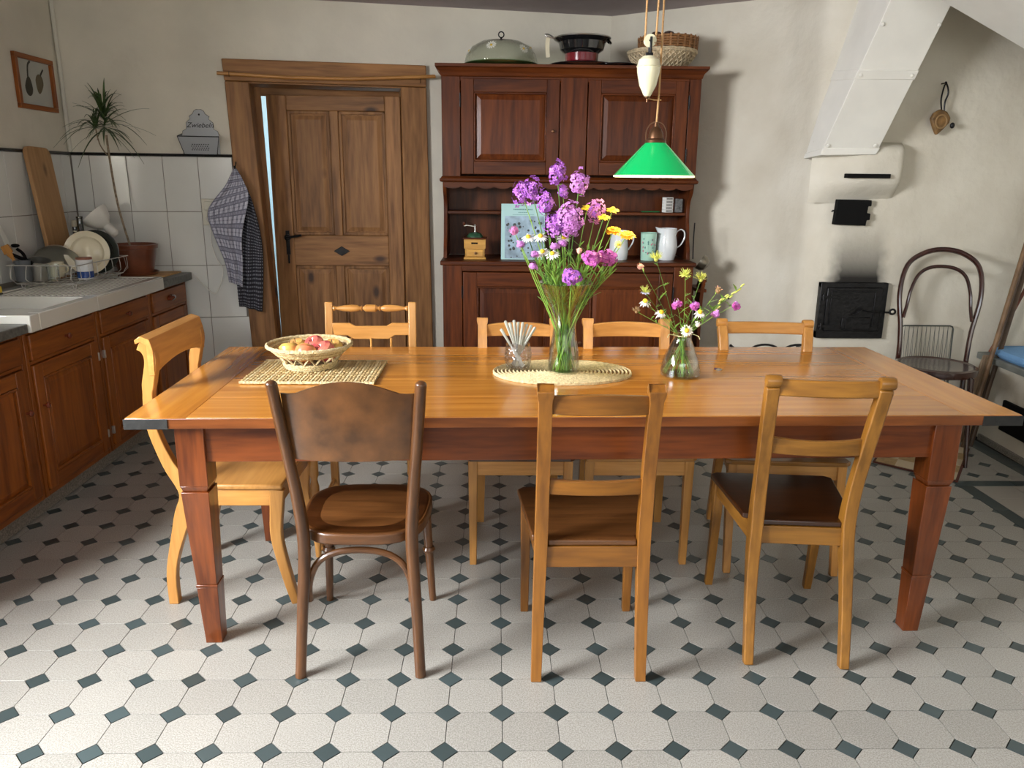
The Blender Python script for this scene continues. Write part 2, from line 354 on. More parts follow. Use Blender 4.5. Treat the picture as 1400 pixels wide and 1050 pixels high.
# door leaf: hinge at right (2.0,.11), swung away a little
H = Vector((2.0, .11, 0)); Lf = Vector((1.142, .265, 0)); ang = math.atan2(Lf.y-H.y, Lf.x-H.x); LL = (Lf-H).length
leaf = obj('door_leaf', G().box(0, LL, .012, .028, .03, 1.97), W_door['Z'], door, loc=Lf, rot=(0, 0, ang+math.pi))
fy0, fy1 = -.006, .04
def rail(x0, x1, z0, z1, ax, nm='rail'): obj(nm, G().box(x0, x1, fy0, fy1, z0, z1), W_door[ax], leaf, bevel=.004)
rail(0, .128, .012, 1.99, 'Z', 'stile'); rail(.770, LL, .012, 1.99, 'Z', 'stile')
rail(.128, .770, 1.895, 1.99, 'X'); rail(.128, .770, .885, 1.09, 'X'); rail(.128, .770, .012, .24, 'X')
rail(.405, .462, 1.09, 1.895, 'Z', 'stile'); rail(.405, .462, .24, .885, 'Z', 'stile')
def raised(x0, x1, z0, z1, yb, yf, w, m, par, nm='panel', e=.03):
    """moulded frame around a raised field"""
    for (a, b, c, d) in ((x0, x0+w*.35, z0, z1), (x1-w*.35, x1, z0, z1)): pass
    xi0, xi1, zi0, zi1 = x0+e, x1-e, z0+e, z1-e
    g = G().add([(x0, yb, z0), (x1, yb, z0), (x1, yb, z1), (x0, yb, z1), (xi0, yf, zi0), (xi1, yf, zi0), (xi1, yf, zi1), (xi0, yf, zi1)],
                [(4, 5, 6, 7), (0, 1, 5, 4), (1, 2, 6, 5), (2, 3, 7, 6), (3, 0, 4, 7), (3, 2, 1, 0)])
    return obj(nm, g, m, par, smooth=0)
for (x0, x1, z0, z1) in ((.128, .405, 1.09, 1.895), (.462, .770, 1.09, 1.895), (.128, .405, .24, .885), (.462, .770, .24, .885)):
    w_ = .022
    g = G()
    for (a, b, c, d) in ((x0, x0+w_, z0, z1), (x1-w_, x1, z0, z1), (x0, x1, z0, z0+w_), (x0, x1, z1-w_, z1)): g.box(a, b, .002, .016, c, d)
    obj('panel_moulding', g, W_door['Z'], leaf, bevel=.005)
    raised(x0+w_, x1-w_, z0+w_, z1-w_, .014, .004, .02, W_door['Z'], leaf, e=.034)
hd = obj('door_handle', G().box(.075, .10, -.012, -.004, .96, 1.12).tube([(.088, -.006, 1.075), (.088, -.05, 1.075), (.13, -.055, 1.082), (.19, -.052, 1.092)], .008).lathe([(.0, 0), (.022, .0), (.022, .012), (0, .016)], (.088, -.010, 1.075), 14, (0, -1, 0)).box(.083, .094, -.016, -.004, .90, .96), M_iron, leaf, label='black wrought-iron lever handle and keyhole plate')
obj('escutcheon', G().prism([(.395, .985), (.45, .952), (.505, .985), (.45, 1.018)], -.016, -.004), M_iron, leaf, bevel=.003, label='black iron lozenge plate')
# next room behind the gap
hall = sempty('wall_hall', (-2.6, 3.2, 0), TH)
obj('plaster', G().box(.2, 3.6, 1.9, 2.0, 0, 2.62).box(.2, .3, .34, 1.9, 0, 2.62).box(3.5, 3.6, .34, 1.9, 0, 2.62), mat('pale_blue_wall', (.55, .70, .76), .8), hall)

# ---- stove wall: a polyline in plan, softly rounded, gently uneven
pl = [(.70, 3.845), (1.25, 3.46), (1.50, 3.30), (1.66, 3.12), (1.73, 2.94), (1.78, 2.80), (1.90, 2.735), (2.1, 2.72), (2.5, 2.72), (3.0, 2.74), (3.36, 2.75)]
sp = smooth_path([(x, y, 0) for x, y in pl], 6)
g = G(); nz = 34; zs = [2.62*i/nz for i in range(nz+1)]
from mathutils import noise as NZ
for p in sp:
    for z in zs:
        d = NZ.noise(Vector((p.x*2.2, p.y*2.2, z*2.2)))*.012+NZ.noise(Vector((p.x*9, 3, z*9)))*.003
        f = min(1, max(0, (p.x-1.5)*3))
        g.v.append((p.x-d*.4*f, p.y-d*f, z))
for i in range(len(sp)-1):
    for k in range(nz): a = i*(nz+1)+k; g.f.append((a, a+nz+1, a+nz+2, a+1))
def stove_mat():
    m, n, l, b = nt('stove_plaster')
    ge = n.new('ShaderNodeNewGeometry'); tc = n.new('ShaderNodeTexCoord')
    no = n.new('ShaderNodeTexNoise'); no.inputs['Scale'].default_value = 2.4; no.inputs['Detail'].default_value = 6; l.new(tc.outputs['Object'], no.inputs['Vector'])
    r = n.new('ShaderNodeValToRGB'); e = r.color_ramp.elements; e[0].position = .3; e[0].color = (.54, .50, .41, 1); e[1].position = .7; e[1].color = (.67, .64, .55, 1); l.new(no.outputs['Fac'], r.inputs['Fac'])
    # soot stain above the fire door: x 1.95..2.2, z .92..1.25
    sx = n.new('ShaderNodeSeparateXYZ'); l.new(tc.outputs['Object'], sx.inputs[0])
    def math_(op, a, bb=None, cl=False):
        q = n.new('ShaderNodeMath'); q.operation = op; q.use_clamp = cl
        for i_, v_ in enumerate((a, bb)):
            if v_ is None: continue
            if isinstance(v_, (int, float)): q.inputs[i_].default_value = v_
            else: l.new(v_, q.inputs[i_])
        return q.outputs[0]
    n3 = n.new('ShaderNodeTexNoise'); n3.inputs['Scale'].default_value = 9; l.new(tc.outputs['Object'], n3.inputs['Vector'])
    wob = math_('MULTIPLY', math_('SUBTRACT', n3.outputs['Fac'], .5), .10)
    dx = math_('ABSOLUTE', math_('SUBTRACT', math_('ADD', sx.outputs['X'], wob), 2.075))
    fx = math_('SUBTRACT', 1, math_('DIVIDE', dx, .185), True); fx = math_('POWER', math_('MULTIPLY', fx, 2.4, True), 1.3)
    up = math_('DIVIDE', math_('SUBTRACT', 1.30, sx.outputs['Z']), .36, True); up = math_('POWER', up, 1.5)
    lo = math_('GREATER_THAN', sx.outputs['Z'], .905)
    soot = math_('MULTIPLY', math_('MULTIPLY', fx, up), lo)
    mx = n.new('ShaderNodeMix'); mx.data_type = 'RGBA'; mx.inputs[7].default_value = (.012, .010, .008, 1)
    l.new(soot, mx.inputs[0]); l.new(r.outputs[0], mx.inputs[6]); l.new(mx.outputs[2], b.inputs['Base Color']); b.inputs['Roughness'].default_value = .8
    nb = n.new('ShaderNodeTexNoise'); nb.inputs['Scale'].default_value = 16; nb.inputs['Detail'].default_value = 7; l.new(tc.outputs['Object'], nb.inputs['Vector'])
    bp = n.new('ShaderNodeBump'); bp.inputs['Strength'].default_value = .5; bp.inputs['Distance'].default_value = .012; l.new(nb.outputs['Fac'], bp.inputs['Height']); l.new(bp.outputs[0], b.inputs['Normal'])
    return m
M_stove = stove_mat()
NV_ = len(g.v); g.v += [(x+.16, y+.26, z) for x, y, z in g.v]; g.f += [tuple(q+NV_ for q in f[::-1]) for f in list(g.f)]
for k in range(nz): g.f.append((k, k+1, NV_+k+1, NV_+k))
ws = obj('wall_stove', g, M_stove, smooth=60); struct(ws)
# bulging plaster collar under the flue
g = G()
nx, nzz = 22, 14
for i in range(nx+1):
    for k in range(nzz+1):
        u = i/nx; v = k/nzz; x = 1.74+.49*u; z = 1.36+.335*v
        sm = lambda t: (lambda c: c*c*(3-2*c))(max(0, min(1, t)))
        e_ = (1-max(0, (v-.86)/.14)**2.2)*(sm(v/.42)**.8)*(.25+.75*sm(u/.55))*sm(u/.12)*(1-max(0, (u-.92)/.08)**2.2)
        d = .125*e_+NZ.noise(Vector((x*8, z*8, 1)))*.008*e_
        g.v.append((x, 2.735-d-.0, z-.045*(1-v)*u*0))
for i in range(nx):
    for k in range(nzz): a = i*(nzz+1)+k; g.f.append((a, a+nzz+1, a+nzz+2, a+1))
o = obj('flue_collar', g, M_stove, ws, smooth=50)
wr = obj('wall_right', G().box(3.3, 3.5, -3.6, 3.0, 0, 2.62), M_plaster); struct(wr)
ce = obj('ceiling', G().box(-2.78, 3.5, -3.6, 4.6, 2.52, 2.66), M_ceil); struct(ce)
# stair soffit coming down at the upper right
sf = obj('trim_4', G().prism([(1.90, 2.335), (3.35, 1.645), (3.35, 2.55), (1.90, 2.55)], .35, 2.10), M_white, bevel=.006); struct(sf)
# cabinets' terrazzo plinth
M_terr = mat('terrazzo', (.22, .20, .17), .7, var=.45, vscale=140, bump=.2, bscale=120)
pb = obj('baseboard_left', G().box(-2.58, -2.045, .6, 3.22, 0, .085), M_terr, bevel=.006); struct(pb)
# ================================================================ LEFT COUNTER
FX = -2.0
def knob_lathe(c, ax, r=.013): return G().lathe([(.0045, -.004), (.005, .010), (r, .016), (r*1.05, .022), (r*.7, .027), (0, .028)], c, 12, ax)
def cabinet(y0, y1, label, knob_y=None, hinges=None, drawer=True, pull=False):
    t = thing('base_cabinet', label, 'cabinet', (FX, y0, 0), 0, 'fitted base cabinets'); wd = y1-y0
    f = .028
    g = G().box(-.56, -.012, .004, wd-.004, .088, .828)
    obj('body', g, W_cab['Z'], t)
    for a in ((0, f, .09, .828), (wd-f, wd, .09, .828)): obj('frame_stile', G().box(-.012, .0, a[0]+.002, a[1]-.002, a[2], a[3]), W_cab['Z'], t, bevel=.002)
    for a in ((.685, .700), (.818, .828), (.09, .115)): obj('cross_rail', G().box(-.012, -.001, f, wd-f, *a), W_cab['Y'], t, bevel=.002)
    d = obj('drawer', G().box(-.010, .010, f+.004, wd-f-.004, .703, .815), W_cab['Y'], t, bevel=.004)
    if pull: obj('pull', G().lathe([(.0, .0), (.05, .002), (.045, .018), (.02, .028), (0, .03)], (.010, wd*.5, .76), 20, (1, 0, 0)).xf(Matrix.Translation((0, wd*.5, .76)) @ Matrix.Diagonal((1, 1, .38, 1)) @ Matrix.Translation((0, -wd*.5, -.76))), M_knob, d, label='carved shell-shaped wooden drawer pull')
    else: obj('knob', knob_lathe((.010, wd*.5, .76), (1, 0, 0)), M_knob, d)
    z0, z1 = .118, .682; a0, a1 = f+.004, wd-f-.004; sw = .062
    dr = obj('door', G().box(-.011, -.005, a0, a1, z0, z1), W_cab['Z'], t)
    for q in (a0, a1-sw): obj('door_stile', G().box(-.010, .010, q, q+sw, z0, z1), W_cab['Z'], dr, bevel=.004)
    for q in (z0, z1-sw): obj('door_rail', G().box(-.010, .0095, a0+sw, a1-sw, q, q+sw), W_cab['Y'], dr, bevel=.004)
    e = .035; b0, b1, c0, c1 = a0+sw, a1-sw, z0+sw, z1-sw
    g = G().add([(-.004, b0, c0), (-.004, b1, c0), (-.004, b1, c1), (-.004, b0, c1), (.007, b0+e, c0+e), (.007, b1-e, c0+e), (.007, b1-e, c1-e), (.007, b0+e, c1-e)],
                [(4, 5, 6, 7), (0, 1, 5, 4), (1, 2, 6, 5), (2, 3, 7, 6), (3, 0, 4, 7)])
    obj('door_panel', g, W_cab['Z'], dr, smooth=0)
    g = G()
    for a in ((b0, b0+.012, c0, c1), (b1-.012, b1, c0, c1), (b0, b1, c0, c0+.012), (b0, b1, c1-.012, c1)): g.box(-.004, .012, *a)
    obj('panel_moulding', g, W_cab['Z'], dr, bevel=.003)
    if knob_y is not None: obj('knob', knob_lathe((.010, a0+.03 if knob_y == 0 else a1-.03, .50), (1, 0, 0)), M_knob, dr)
    if hinges is not None:
        yy = a1+.004 if hinges else a0-.004
        for z in (.20, .60): obj('hinge', G().box(.0, .013, yy-.006, yy+.006, z-.02, z+.02), M_chrome, dr, bevel=.001, label='small bright steel hinge')
    return t
M_knob = mat('red_brown_knob', (.16, .03, .012), .25, coat=.6)
cabinet(2.705, 3.255, 'orange-brown pine base cabinet with a shell drawer pull in the back corner', 0, None, pull=True)
cabinet(2.095, 2.70, 'orange-brown pine base cabinet under the drainer, second from the corner', None, 0)
cabinet(1.485, 2.09, 'orange-brown pine base cabinet with two steel hinges, under the sink basin', 0, 1)
cabinet(.875, 1.48, 'orange-brown pine base cabinet nearest the camera, cut by the left edge', 1, None)
M_stone = mat('dark_worktop_stone', (.10, .105, .095), .35, var=.4, vscale=60, bump=.1)
wt = obj('worktop', G().hexa([(-2.585, 2.83, .832), (-1.965, 2.83, .832), (-1.965, 3.285, .832), (-2.585, 3.17, .832), (-2.585, 2.83, .878), (-1.965, 2.83, .878), (-1.965, 3.285, .878), (-2.585, 3.17, .878)]), M_stone, bevel=.004)
tag(wt, 'dark grey-green stone worktop in the corner under the plant pot', 'worktop')
tag(obj('worktop', G().box(-2.599, -1.965, .7, 1.475, .832, .872), M_stone, bevel=.004), 'dark stone worktop in front of the sink at the left edge', 'worktop')
# ceramic sink with ribbed drainer
M_sink = mat('sink_ceramic', (.70, .70, .64), .12, coat=.6)
sk = thing('sink', 'white ceramic sink with a ribbed draining board set into the counter', 'sink', (0, 0, 0))
X0, X1, Y0, Y1 = -2.50, -1.955, 1.48, 2.825
obj('basin', G().box(X0, X1, Y0, Y0+.07, .832, .905).box(X0, X0+.06, Y0+.07, 2.05, .832, .905).box(X1-.05, X1, Y0+.07, 2.05, .832, .905).box(X0+.06, X1-.05, Y0+.07, 2.05, .832, .840), M_sink, sk, bevel=.006)
obj('draining_board', G().box(X0, X1, 2.05, Y1, .832, .899).box(X1-.04, X1, 2.05, Y1, .899, .905).box(X0, X0+.03, 2.05, Y1, .899, .905).box(X0+.03, X1-.04, Y1-.03, Y1, .899, .905), M_sink, sk, bevel=.004)
for k in range(16):
    x = X0+.07+k*.027
    obj('rib', G().sweep([(x, 2.08, .899), (x, Y1-.06, .899)], .005, .004, (1, 0, 0), 6), M_sink, sk)
# white ledge behind the sink
obj('upstand', G().box(-2.585, X0-.001, Y0, Y1, .832, .895), M_sink, sk, bevel=.003)
# ---- items by the sink
sb = G()
pts = [(0, 0), (.235, 0), (.235, .70)] + arc(.195, .70, .04, 0, 90, 5) + arc(.04, .70, .04, 90, 180, 5)
sb.prism(pts, 0, .022, 'X')
o = obj('cutting_board', sb, W_pboard['Z'], bevel=.003); o.matrix_world = Matrix.Translation((-2.50, 2.665, .885)) @ Matrix.Rotation(rad(-6.5), 4, 'Y') @ Matrix.Rotation(rad(-1.5), 4, 'X')
tag(o, 'tall pale wooden cutting board leaning on the tiles behind the dish rack', 'board')
M_bottle = mat('dark_bottle_glass', (.008, .012, .008), .06, coat=.8)
o = thing('bottle', 'slim dark bottle with a pale cap and neck ring in the corner', 'bottle', (-2.495, 2.955, .879))
obj('body', G().lathe([(0, 0), (.033, 0), (.034, .02), (.034, .20), (.030, .225), (.014, .25), (.013, .30)], n=20), M_bottle, o)
obj('cap', G().lathe([(.0145, .300), (.0145, .335), (0, .336)], n=16), mat('pale_cap', (.55, .50, .38), .4), o)
obj('neck_ring', G().lathe([(.0138, .270), (.0138, .276)], n=16), M_cream, o)
o = thing('bottle', 'broad dark green bottle with a long open neck behind the plates', 'bottle', (-2.425, 2.885, .879))
obj('body', G().lathe([(0, 0), (.047, 0), (.05, .02), (.05, .20), (.044, .235), (.024, .268), (.017, .285), (.016, .35), (.018, .352), (.018, .362), (.012, .362)], n=24), M_bottle, o)
# clamp lamp
o = thing('desk_lamp', 'white metal reading lamp with a tilted bell shade beside the plant pot', 'lamp', (-2.345, 2.99, .879))
d = Vector((-.55, -.10, .62)).normalized()
obj('stand', G().lathe([(0, 0), (.06, 0), (.06, .012), (.01, .018)], n=24).tube([(0, 0, .015), (-.01, 0, .15), (-.012, .0, .23), (.015, 0, .275)], .007), M_white, o)
hp = Vector((.035, 0, .285))
obj('lamp_holder', G().lathe([(0, -.055), (.018, -.05), (.028, -.035), (.029, .02), (.024, .03)], hp, 20, d), M_white, o)
obj('shade', G().lathe([(.022, .02), (.036, .034), (.060, .058), (.080, .095), (.086, .118), (.084, .118), (.058, .060), (.02, .028)], hp, 28, d), M_white, o)
# potted dracaena on its board
tag(obj('pot_board', G().hexa([(-2.46, 2.86, .8785), (-2.03, 2.93, .8785), (-2.02, 3.26, .8785), (-2.42, 3.19, .8785), (-2.46, 2.86, .888), (-2.03, 2.93, .888), (-2.02, 3.26, .888), (-2.42, 3.19, .888)]), W_pale['X'], bevel=.001), 'thin pale wooden board lying under the plant pot on the stone worktop', 'board')
PC = (-2.215, 3.07, .889)
o = thing('potted_dracaena', 'tall thin-stemmed dracaena with a spiky leaf crown in a terracotta pot', 'plant', PC)
M_terra = mat('terracotta', (.17, .05, .022), .3, coat=.4, var=.25, vscale=12)
obj('pot', G().lathe([(0, .012), (.098, .012), (.108, .06), (.122, .13), (.126, .155), (.133, .157), (.136, .180), (.128, .183), (.122, .165), (.0, .160)], n=36), M_terra, o)
obj('saucer', G().lathe([(0, 0), (.115, 0), (.128, .018), (.123, .018), (.11, .006), (0, .006)], n=36), M_terra, o)
obj('soil', G().lathe([(0, .163), (.1225, .162)], n=24), mat('soil', (.03, .02, .012), .95, bump=.6), o)
st = smooth_path([(-.02, .0, .16), (-.045, .0, .28), (-.068, .0, .42), (-.080, .0, .58), (-.086, 0, .72), (-.088, 0, .81)], 5)
obj('stem', G().tube(st, .0065, 8), mat('dracaena_stem', (.26, .20, .13), .7, var=.4, vscale=60), o)
M_leaf = mat('dracaena_leaf', (.045, .085, .022), .4, var=.4, vscale=9)
top = Vector((-.088, 0, .81))
obj('side_shoot', G().tube(smooth_path([(-.098, 0, .70), (-.135, .005, .76), (-.150, .01, .85)], 4), .004, 6), bpy.data.materials['dracaena_stem'], o)
def leaf_geo(base, az, el, L_, w_, droop):
    pts = []; ws_ = []
    for i in range(8):
        t = i/7; hor = L_*t*math.cos(el); z = L_*t*math.sin(el)-droop*L_*t**2.2
        pts.append(base+Vector((hor*math.cos(az), hor*math.sin(az), z))); ws_.append(w_*(1-(2*t-.7)**2*.35)*(1-t**3)+.0004)
    return G().sweep(pts, ws_, [.0006]*8, (-math.sin(az), math.cos(az), 0), 4)
for k in range(96):
    az = k*2.399+random.uniform(-.2, .2); q = (k % 28)/28; el = rad(82-q*92+random.uniform(-8, 8))
    b = top+Vector((random.uniform(-.01, .01), random.uniform(-.01, .01), .17*(1-q)*random.uniform(.5, 1)+.02))
    if k % 5 == 0: b = Vector((-.150, .01, .85))
    Lq = random.uniform(.20, .30); az2 = az
    yy = math.sin(az2)
    if yy > .25: Lq *= .62
    if math.cos(az2) < -.3: Lq *= .85
    obj('leaf', leaf_geo(b, az2, el, Lq, .0058, random.uniform(.25, .7)), M_leaf, o)
# dish rack (wire) and what stands in it
rk = thing('dish_rack', 'chromed wire dish rack on the draining board', 'rack', (0, 0, 0))
rx0, rx1, ry0, ry1, rz = -2.47, -2.17, 2.28, 2.80, .93
g = G(); r = .0026
for z, e in ((rz, 0), (rz+.095, .025)):
    g.tube([(rx0-e, ry0-e, z), (rx1+e, ry0-e, z), (rx1+e, ry1+e, z), (rx0-e, ry1+e, z)], r, 6, True)
obj('rim', g, M_chrome, rk)
for k in range(7):
    y = ry0+(ry1-ry0)*k/6; obj('wire', G().tube(smooth_path([(rx0-.025, y, rz+.095), (rx0, y, rz), (rx1, y, rz), (rx1+.025, y, rz+.095)], 3), .0018, 6), M_chrome, rk)
for k in range(5):
    x = rx0+(rx1-rx0)*k/4; obj('wire', G().tube(smooth_path([(x, ry0-.025, rz+.095), (x, ry0, rz), (x, ry1, rz), (x, ry1+.025, rz+.095)], 3), .0018, 6), M_chrome, rk)
for k in range(9):
    y = 2.52+k*.030; obj('plate_loop', G().tube([(-2.42, y, rz), (-2.42, y, rz+.05), (-2.40, y, rz+.062), (-2.38, y, rz+.05), (-2.38, y, rz)], .0017, 6), M_chrome, rk)
for x in (rx0+.02, rx1-.02):
    for y in (ry0+.02, ry1-.02): obj('foot', G().tube([(x-.012, y, rz), (x-.006, y, .9035), (x+.006, y, .9035), (x+.012, y, rz)], .0024, 6), M_chrome, rk)
def plate(c, nrm, R_, m, nm='plate'): return G().lathe([(0, 0), (R_*.6, 0), (R_*.68, .004), (R_*.74, .012), (R_, .018), (R_, .0215), (R_*.74, .016), (R_*.68, .0085), (R_*.6, .005), (0, .005)], c, 44, nrm)
tag(obj('plate', plate((-2.285, 2.66, 1.055), (.20, -1, .12), .118, 0), M_cream), 'cream dinner plate standing upright at the front of the dish rack', 'plate')
tag(obj('plate', plate((-2.262, 2.715, 1.055), (.20, -1, .12), .120, 0), mat('dark_plate', (.03, .035, .03), .15, coat=.6)), 'dark rimmed plate standing just behind the cream plate', 'plate')
o = thing('lidded_jar', 'small white jar with a blue base band and a terracotta lid on the rack', 'jar', (-2.215, 2.47, .934))
obj('body', G().lathe([(0, 0), (.037, 0), (.040, .006), (.041, .10), (.037, .104), (0, .104)], n=32), M_porc, o)
obj('blue_band', G().lathe([(.0405, .008), (.0412, .008), (.0415, .042), (.0408, .042)], n=32), mat('cobalt', (.015, .06, .25), .2, coat=.5), o)
obj('lid', G().lathe([(.036, .102), (.040, .106), (.039, .114), (0, .116)], n=32), mat('clay_lid', (.28, .10, .06), .5), o)
mg = thing('mug', 'cream round-bellied mug lying in the middle of the dish rack', 'mug', (-2.40, 2.53, .936))
obj('body', G().lathe([(0, 0), (.03, 0), (.043, .02), (.046, .05), (.040, .082), (.037, .082), (.042, .05), (.038, .02), (0, .008)], n=28), M_cream, mg)
obj('handle', G().tube(smooth_path([(.043, -.012, .068), (.07, -.018, .06), (.072, -.02, .035), (.042, -.012, .022)], 4), .0045, 8), M_cream, mg)
pn = thing('saucepan', 'small steel saucepan with a black handle tilted in the dish rack', 'pan', (-2.45, 2.44, .94))
pn.rotation_euler = (rad(10), rad(14), 0)
obj('body', G().lathe([(0, 0), (.05, 0), (.055, .01), (.055, .10), (.058, .102), (.052, .102), (.052, .008), (0, .006)], n=30), M_steel, pn)
obj('handle', G().sweep(smooth_path([(.0, -.05, .095), (-.03, -.06, .11), (-.09, -.07, .125), (-.14, -.075, .15)], 4), [.010]*13, [.008]*13, (0, 0, 1), 10), M_black, pn, label='black plastic handle')
o = tag(obj('strainer_bowl', G().lathe([(0, 0), (.05, .006), (.085, .03), (.105, .066), (.112, .068), (.103, .064), (.083, .028), (.05, .004)], n=36), M_steel), 'shiny steel bowl leaning upside down behind the mug', 'bowl')
o.matrix_world = Matrix.Translation((-2.42, 2.60, 1.06)) @ Matrix.Rotation(rad(128), 4, Vector((.9, .35, 0)).normalized())
uc = thing('utensil_cup', 'grey plastic utensil holder at the left end of the dish rack', 'holder', (-2.475, 2.36, .934))
obj('body', G().lathe([(0, 0), (.038, 0), (.042, .11), (.039, .11), (.035, .005), (0, .005)], n=20), mat('grey_plastic', (.10, .11, .12), .45), uc)
kn = tag(obj('kitchen_knife', G().sweep([(-2.485, 2.36, .96), (-2.52, 2.35, 1.09)], .009, .006, (1, 0, 0)).sweep([(-2.52, 2.35, 1.09), (-2.545, 2.345, 1.18), (-2.56, 2.34, 1.24)], [.014, .012, .002], .0012, (1, 0, 0)), M_steel), 'steel kitchen knife sticking blade up out of the grey holder', 'knife')
tag(obj('wooden_spatula', G().sweep([(-2.47, 2.345, .95), (-2.50, 2.33, 1.05), (-2.515, 2.325, 1.08)], [.006, .006, .016], .004, (1, 0, 0)).sweep([(-2.515, 2.325, 1.08), (-2.53, 2.32, 1.12)], [.024, .020], .004, (1, 0, 0)), W_light['Z']), 'pale wooden spatula standing in the grey utensil holder', 'spatula')
tag(obj('black_ladle', G().sweep(smooth_path([(-2.46, 2.37, .96), (-2.47, 2.38, 1.06), (-2.50, 2.37, 1.10)], 4), .007, .004, (1, 0, 0)).ball((-2.505, 2.37, 1.115), .022, .018, .010), M_black), 'black plastic serving spoon in the grey utensil holder', 'spoon')
tag(obj('glass_tumbler', G().lathe([(0, 0), (.026, 0), (.032, .085), (.030, .085), (.024, .006), (0, .006)], (-2.335, 2.38, .934), 24), M_glass), 'clear drinking glass in front of the saucepan in the rack', 'glass')
sp_ = thing('sponge', 'yellow washing-up sponge with a dark scouring side beside the sink', 'sponge', (-2.45, 2.04, .906))
obj('foam', G().box(-.05, .03, -.035, .035, .008, .040), mat('sponge_yellow', (.75, .55, .06), .9, bump=.6, bscale=120), sp_, bevel=.005)
obj('scourer', G().box(-.05, .03, -.035, .035, 0, .0078), mat('scourer_black', (.03, .03, .02), .95, bump=.6, bscale=200), sp_)
# framed print of pears on the left wall
pf = thing('framed_picture', 'small wooden-framed print of two dark pears on the left wall', 'picture', (-2.6, 2.735, 1.82))
L_, Hh = .375, .285
for a in ((0, L_, 0, .026), (0, L_, Hh-.026, Hh)): obj('frame_bar', G().box(.001, .022, a[0], a[1], a[2], a[3]), W_light['Y'] if 0 else W_cab['Y'], pf, bevel=.002)
for a in ((0, .026, .026, Hh-.026), (L_-.026, L_, .026, Hh-.026)): obj('frame_bar', G().box(.001, .022, a[0], a[1], a[2], a[3]), W_cab['Z'], pf, bevel=.002)
pr = obj('print', G().box(.001, .006, .02, L_-.02, .02, Hh-.02), mat('print_paper', (.46, .47, .43), .6, var=.08, vscale=6), pf)
def pear(cy, cz, s, tilt):
    P = []
    for k in range(28):
        t = 2*math.pi*k/28; rr = .040*(1+.28*math.cos(t-math.pi/2)**2*(1 if math.sin(t) > 0 else -.1)); y = rr*math.cos(t)*(1-.32*max(0, math.sin(t))); z = rr*math.sin(t)*1.25
        P.append((cy+s*(y*math.cos(tilt)-z*math.sin(tilt)), cz+s*(y*math.sin(tilt)+z*math.cos(tilt))))
    return P
obj('printed_pear', G().prism(pear(.125, .115, .92, -.15), .006, .0066, 'X'), mat('pear_dark', (.045, .042, .03), .6), pr)
obj('printed_pear', G().prism(pear(.235, .150, .95, math.pi-.25), .006, .0066, 'X'), mat('pear_brown', (.13, .10, .055), .6), pr)
obj('printed_stalk', G().sweep(smooth_path([(.0066, .125, .15), (.0066, .128, .19), (.0066, .14, .235), (.0066, .165, .255)], 4), .0006, .006, (1, 0, 0)), bpy.data.materials['pear_dark'], pr)
obj('printed_leaf', G().sweep([(.0066, .25, .19), (.0066, .285, .225)], .0006, .005, (1, 0, 0)), bpy.data.materials['pear_dark'], pr)
# enamel wall box for onions
M_enam = mat('grey_enamel', (.36, .38, .40), .18, coat=.5)
M_blackrim = bpy.data.materials['black_border']
eb = thing('enamel_wall_box', 'grey enamel wall box with scalloped back and black lettering left of the door', 'box', (-2.6, 3.2, 0), TH)
u0 = .655; BW = .215
prof = [(0, 1.60), (BW, 1.60), (BW, 1.715), (BW-.006, 1.74), (BW-.028, 1.752), (BW-.03, 1.79), (BW-.055, 1.812), (BW*.5+.058, 1.826), (BW*.5+.036, 1.842), (BW*.5+.028, 1.858), (BW*.5+.014, 1.867), (BW*.5, 1.866)]
prof += [(BW-x, z) for x, z in prof[::-1][1:]]
bk = obj('back_plate', G().prism([(u0+x, z) for x, z in prof], -.008, -.003), M_enam, eb)
obj('back_rim', G().tube([(u0+x, -.0055, z) for x, z in prof[2:-1]], .0022, 6), M_blackrim, eb)
db, dt = .055, .105
zt, zb = 1.705, 1.603
A = [(u0+.012, -.009, zb), (u0+BW-.012, -.009, zb), (u0+BW-.012, -db, zb), (u0+.012, -db, zb)]
B = [(u0-.002, -.009, zt+.018), (u0+BW+.002, -.009, zt+.018), (u0+BW+.012, -dt, zt), (u0-.012, -dt, zt)]
g = G().add(A+B, [(0, 1, 2, 3), (3, 2, 6, 7), (0, 3, 7, 4), (2, 1, 5, 6)])
bo = obj('box', g, M_enam, eb, smooth=0); so = bo.modifiers.new('s', 'SOLIDIFY'); so.thickness = .0015
obj('box_rim', G().tube([B[0], B[3], B[2], B[1]], .0028, 6), M_blackrim, eb)
for (a, b) in ((A[3], B[3]), (A[2], B[2])): obj('box_edge', G().tube([a, b], .0018, 6), M_blackrim, eb)
gh = G()
for r_ in range(4):
    for k in range(8):
        u = u0+.062+k*.013+(r_ % 2)*.006; z = 1.628+r_*.0105; y = -db-(z-zb)/(zt-zb)*(dt-db)
        gh.lathe([(0, 0), (.0032, 0), (.0032, .0006), (0, .0006)], (u, y-.0012, z), 8, (0, -1, .4))
obj('drain_holes', gh, M_black, eb)
fc = bpy.data.curves.new('lettering', 'FONT'); fc.body = 'Zwiebeln'; fc.size = .042; fc.align_x = 'CENTER'; fc.shear = .35; fc.extrude = .0004
fo = bpy.data.objects.new('lettering', fc); C.objects.link(fo); fo.parent = eb; fo.location = (u0+BW/2, -.0088, 1.762); fo.rotation_euler = (rad(90), 0, 0); fo.data.materials.append(M_black)
bpy.context.view_layer.update(); lm_ = bpy.data.meshes.new_from_object(fo); mw_ = (fo.location.copy(), fo.rotation_euler.copy()); bpy.data.objects.remove(fo)
fo = bpy.data.objects.new('lettering', lm_); C.objects.link(fo); fo.parent = eb; fo.location, fo.rotation_euler = mw_
